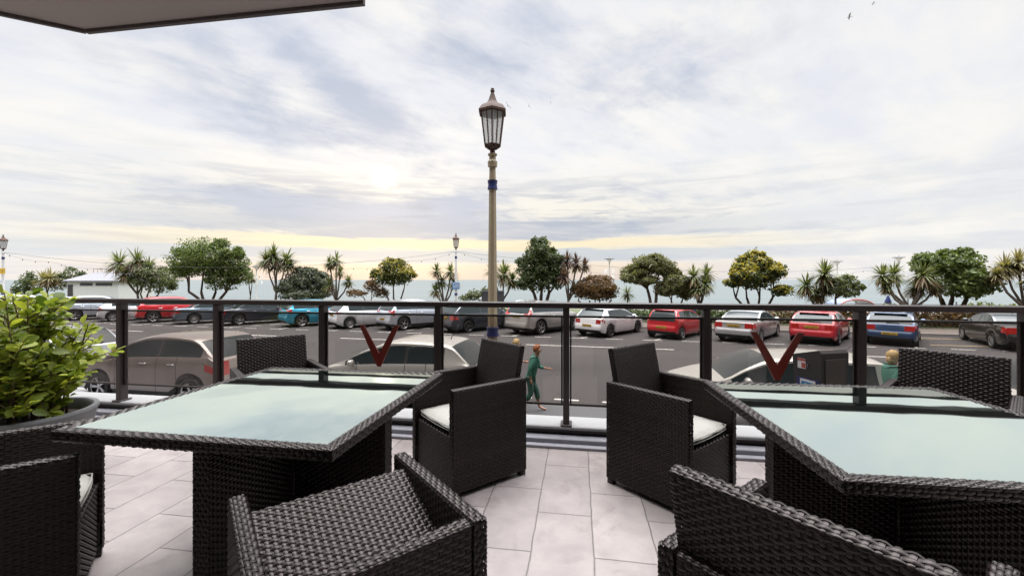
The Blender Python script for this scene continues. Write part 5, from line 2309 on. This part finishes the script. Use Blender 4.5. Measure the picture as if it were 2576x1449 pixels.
M['skin'] = P('skin', (.42, .22, .15), .55, var=.1, vscale=9)
M['eye'] = P('eye', (.02, .015, .012), .3)
M['lip'] = P('lips', (.35, .10, .09), .5)
M['hair_r'] = P('ginger_hair', (.30, .10, .030), .6, var=.3, vscale=40, bump=.5)
M['hair_b'] = P('blond_hair', (.45, .32, .14), .6, var=.3, vscale=40, bump=.5)
M['teal'] = P('sea_green_cloth', (.055, .20, .15), .85, var=.15, vscale=10, bump=.2)
M['teal2'] = P('dark_green_cloth', (.05, .15, .115), .85, var=.15, vscale=10, bump=.2)
M['shoe'] = P('tan_sandal', (.22, .11, .06), .7)


def hand(b, wrist, d, down, s):
    """palm and five fingers; d points along the hand, down is the palm's facing side"""
    w, d, n = Vector(wrist), Vector(d).normalized(), Vector(down)
    n = (n - d * n.dot(d)).normalized()
    sd = d.cross(n)
    b.tube([w, w + d * .03 * s, w + d * .085 * s], [.022 * s, .034 * s, .033 * s], 8)
    for k, (off, ln) in enumerate(((-.028, .066), (-.0095, .078), (.0095, .073), (.027, .056))):
        p0 = w + d * .082 * s + sd * off * s
        p1 = p0 + (d + n * .25).normalized() * ln * .42 * s
        p2 = p1 + (d + n * .8).normalized() * ln * .33 * s
        p3 = p2 + (d * .7 + n).normalized() * ln * .25 * s
        b.tube([p0, p1, p2, p3], [.0095 * s, .009 * s, .008 * s, .006 * s], 6)
    t0 = w + d * .03 * s - sd * .028 * s
    t1 = t0 + (d * .6 - sd * .8 + n * .3).normalized() * .035 * s
    t2 = t1 + (d - sd * .25 + n * .5).normalized() * .030 * s
    b.tube([t0, t1, t2], [.011 * s, .010 * s, .007 * s], 6)


def person(label, loc, rz, H, hair_mat, stride=.22, lean=.12, longhair=False, top=None, trouser=None):
    s = H / 1.75
    root = empty('person', loc, rz)
    tag(root, label, 'person')
    top = top or M['teal']
    trouser = trouser or M['teal2']
    L = lean

    def sc(j): return tuple(q * s for q in j)
    hip = (0, 0, .93)
    chest = (L * .8, 0, 1.25)
    neckb = (L * 1.15, 0, 1.43)
    head0 = (L * 1.35 + .015, 0, 1.52)
    shl, shr = (L * 1.0, .17, 1.39), (L * 1.0, -.17, 1.39)
    # right arm (towards the viewer) swings back, left forward with a bent elbow
    elr, wrr = (L - .14, -.22, 1.12), (L - .10, -.21, .88)
    ell, wrl = (L + .10, .22, 1.13), (L + .33, .17, 1.10)
    kl, al = (stride * .65, .10, .50), (stride * .95, .10, .09)
    kr, ar = (stride * .10, -.10, .50), (-stride * .95, -.10, .13)
    J = [hip + (.13, .10), (L * .35, 0, 1.06, .125, .095), chest + (.15, .11), neckb + (.060, .055), head0 + (.052, .055),
         (L * 1.35 + .025, 0, 1.60, .085, .092), (L * 1.35 + .022, 0, 1.68, .085, .090),
         shl + (.058,), elr[:0] + (L + .05, .20, 1.26, .046), ell + (.038,), wrl + (.024,),
         shr + (.058,), (L - .07, -.20, 1.26, .046), elr + (.038,), wrr + (.024,),
         (0.0, .09, .88, .088), (stride * .33, .10, .68, .075), kl + (.055,), (stride * .80, .10, .30, .050), al + (.036,), (stride * .95 + .11, .10, .04, .032), (stride * .95 + .19, .10, .03, .024),
         (0.0, -.09, .88, .088), (stride * .06, -.10, .68, .075), kr + (.055,), (-stride * .42, -.10, .32, .050), ar + (.036,), (-stride * .95 + .08, -.10, .05, .032), (-stride * .95 + .15, -.10, .025, .024)]
    J = [tuple(q * s for q in j) for j in J]
    E = [(0, 1), (1, 2), (2, 3), (3, 4), (4, 5), (5, 6), (2, 7), (7, 8), (8, 9), (9, 10), (2, 11), (11, 12), (12, 13), (13, 14),
         (0, 15), (15, 16), (16, 17), (17, 18), (18, 19), (19, 20), (20, 21), (0, 22), (22, 23), (23, 24), (24, 25), (25, 26), (26, 27), (27, 28)]
    V, Fs = skin_geo(J, E)
    b = MB()
    b.add(V, Fs)
    hand(b, Vector(wrl) * s, Vector((1, -.1, -.05)), (0, -.2, -1), s)
    hand(b, Vector(wrr) * s, Vector((.15, 0, -1)), (.9, .3, 0), s)
    hc = Vector((L * 1.35 + .022, 0, 1.635)) * s
    b.ball(hc + Vector((.105, 0, -.012)) * s, (.020 * s, .014 * s, .022 * s), 8, 6)          # nose
    for sg in (-1, 1):
        b.ball(hc + Vector((-.002, sg * .088, -.005)) * s, (.020 * s, .010 * s, .032 * s), 8, 6)   # ears
        b.ball(hc + Vector((.086, sg * .032, .012)) * s, (.010 * s, .013 * s, .009 * s), 8, 6, 1)
    b.ball(hc + Vector((.088, 0, -.055)) * s, (.010 * s, .024 * s, .007 * s), 8, 6, 2)
    b.build('body', [M['skin'], M['eye'], M['lip']], root, True)
    # hair
    b = MB()
    n, m = 18, 12
    vs, fs = [], []
    for i in range(m + 1):
        t = math.pi * i / m
        for k in range(n):
            a = 2 * math.pi * k / n
            d = Vector((math.sin(t) * math.cos(a), math.sin(t) * math.sin(a), math.cos(t)))
            face = max(0, d.x - .15) * max(0, .75 - d.z)
            r = .112 + .010 * math.sin(7 * a + 3 * t) - face * .16
            low = -.25 if not longhair else -1
            zz = d.z
            q = Vector((d.x * r - .012, d.y * r * .95, zz * r * 1.08 + .018))
            if zz < low: q.z = low * r * 1.08 + .018 + (zz - low) * .03
            vs.append(tuple(hc + q * s))
    for i in range(m):
        for k in range(n):
            j = (k + 1) % n
            fs.append((i * n + k, (i + 1) * n + k, (i + 1) * n + j, i * n + j))
    b.add(vs, fs)
    if longhair:
        b.tube([hc + Vector((-.04, 0, -.0)) * s, hc + Vector((-.06, 0, -.08)) * s, hc + Vector((-.07, 0, -.15)) * s], [.088 * s, .075 * s, .03 * s], 10)
    else:
        b.tube([hc + Vector((-.05, 0, -.02)) * s, hc + Vector((-.085, 0, -.05)) * s, hc + Vector((-.09, 0, -.075)) * s], [.06 * s, .05 * s, .02 * s], 8)
    b.build('hair', hair_mat, root, True)
    # clothes
    g = 1.0
    Jt = [(0, 0, .82, .165, .135), (L * .35, 0, 1.04, .165, .135), (L * .8, 0, 1.24, .19, .165), (L * .95, 0, 1.36, .165, .15), neckb + (.068, .062),
          shl + (.098,), (L + .05, .20, 1.26, .076), ell + (.054,), (L + .24, .185, 1.112, .044), shr + (.098,), (L - .07, -.20, 1.26, .076), elr + (.054,), (L - .11, -.215, .95, .046)]
    Jt = [tuple(q * s for q in j) for j in Jt]
    V, Fs = skin_geo(Jt, [(0, 1), (1, 2), (2, 3), (3, 4), (2, 5), (5, 6), (6, 7), (7, 8), (2, 9), (9, 10), (10, 11), (11, 12)])
    b = MB()
    b.add(V, Fs)
    b.build('top', top, root, True)
    Jl = [(0, 0, .95, .142, .115), (0.0, .09, .86, .10), (stride * .33, .10, .68, .092), (stride * .66, .10, .50, .078), (stride * .80, .10, .28, .072),
          (0.0, -.09, .86, .10), (stride * .06, -.10, .68, .092), (stride * .10, -.10, .50, .078), (-stride * .40, -.10, .30, .072)]
    Jl = [tuple(q * s for q in j) for j in Jl]
    V, Fs = skin_geo(Jl, [(0, 1), (1, 2), (2, 3), (3, 4), (0, 5), (5, 6), (6, 7), (7, 8)])
    b = MB()
    b.add(V, Fs)
    b.build('trousers', trouser, root, True)
    return root


person('walking child with ginger hair in sea green clothes, between the two upright armchairs', (px(1334, 8.9), 8.9, STREET), R(-6), 1.40, M['hair_r'], .25, .13)
person('blond person whose head just shows above the upright armchair by the lamp', (px(1294, 9.3), 9.3, STREET), R(20), 1.46, M['hair_b'], .15, .04)
person('blond person in sea green top behind the far armchair on the right', (px(2236, 7.0), 7.0, PAVE), R(-10), 1.48, M['hair_b'], .15, .05, True)

# ------------------------------------------------------------------ gulls
M['gull'] = P('grey_white_feathers', (.34, .34, .36), .7, var=.2, vscale=12)


def gull(label, x, y, Y_, span, rz, roll, flap):
    o_ = Vector((px(x, Y_), Y_, pz(y, Y_)))
    b = MB()
    b.lathe([(.002, -.24), (.03, -.17), (.055, -.06), (.06, .04), (.05, .12), (.035, .17), (.038, .20), (.03, .235), (.012, .26), (.003, .29)], 10, axis='y')
    b.add([(-.05, -.33, 0), (.05, -.33, 0), (.025, -.2, .012), (-.025, -.2, .012), (-.05, -.33, -.008), (.05, -.33, -.008), (.025, -.2, -.012), (-.025, -.2, -.012)],
          [(0, 1, 2, 3), (4, 7, 6, 5), (0, 4, 5, 1), (1, 5, 6, 2), (2, 6, 7, 3), (3, 7, 4, 0)])
    for sg in (-1, 1):
        st = [(.04, .07, .14, .0), (.22, .09, .15, .10 * flap), (.40, .06, .12, .16 * flap), (.62, -.04, .03, .10 * flap), (.72, -.12, .0, .04 * flap)]
        V = []
        for xx, y0, ch, z in st:
            for t, zz in ((1.0, .0), (.5, .014), (0, .0), (.5, -.010)):
                V.append((sg * xx, y0 - ch + ch * 1.3 * t, z + zz))
        fs = [(i * 4 + k, i * 4 + (k + 1) % 4, i * 4 + 4 + (k + 1) % 4, i * 4 + 4 + k) for i in range(len(st) - 1) for k in range(4)]
        fs.append((16, 17, 18, 19))
        b.add(V, fs)
    o = b.build('gull', M['gull'], None, True, 50)
    o.location = o_
    o.scale = (span / 1.44,) * 3
    o.rotation_euler = (R(10), R(roll), R(rz))
    tag(o, label, 'gull', 'gulls flying over the seafront')


gull('gull gliding with spread wings at the upper right of the sky', 2137, 44, 36, .95, 60, 14, 1.1)
gull('tiny far gull at the top edge of the sky on the right', 2197, 10, 60, .9, 75, 10, .8)
gull('gull close beside the right edge of the near lantern roof', 1277, 266, 48, 1.1, 20, 48, 1.0)
gull('gull with raised wing right of the near lantern', 1331, 268, 48, 1.1, -15, 62, 1.2)
gull('small gull turned side on, farthest right of the near lantern', 1384, 256, 56, 1.0, 5, 80, 1.0)
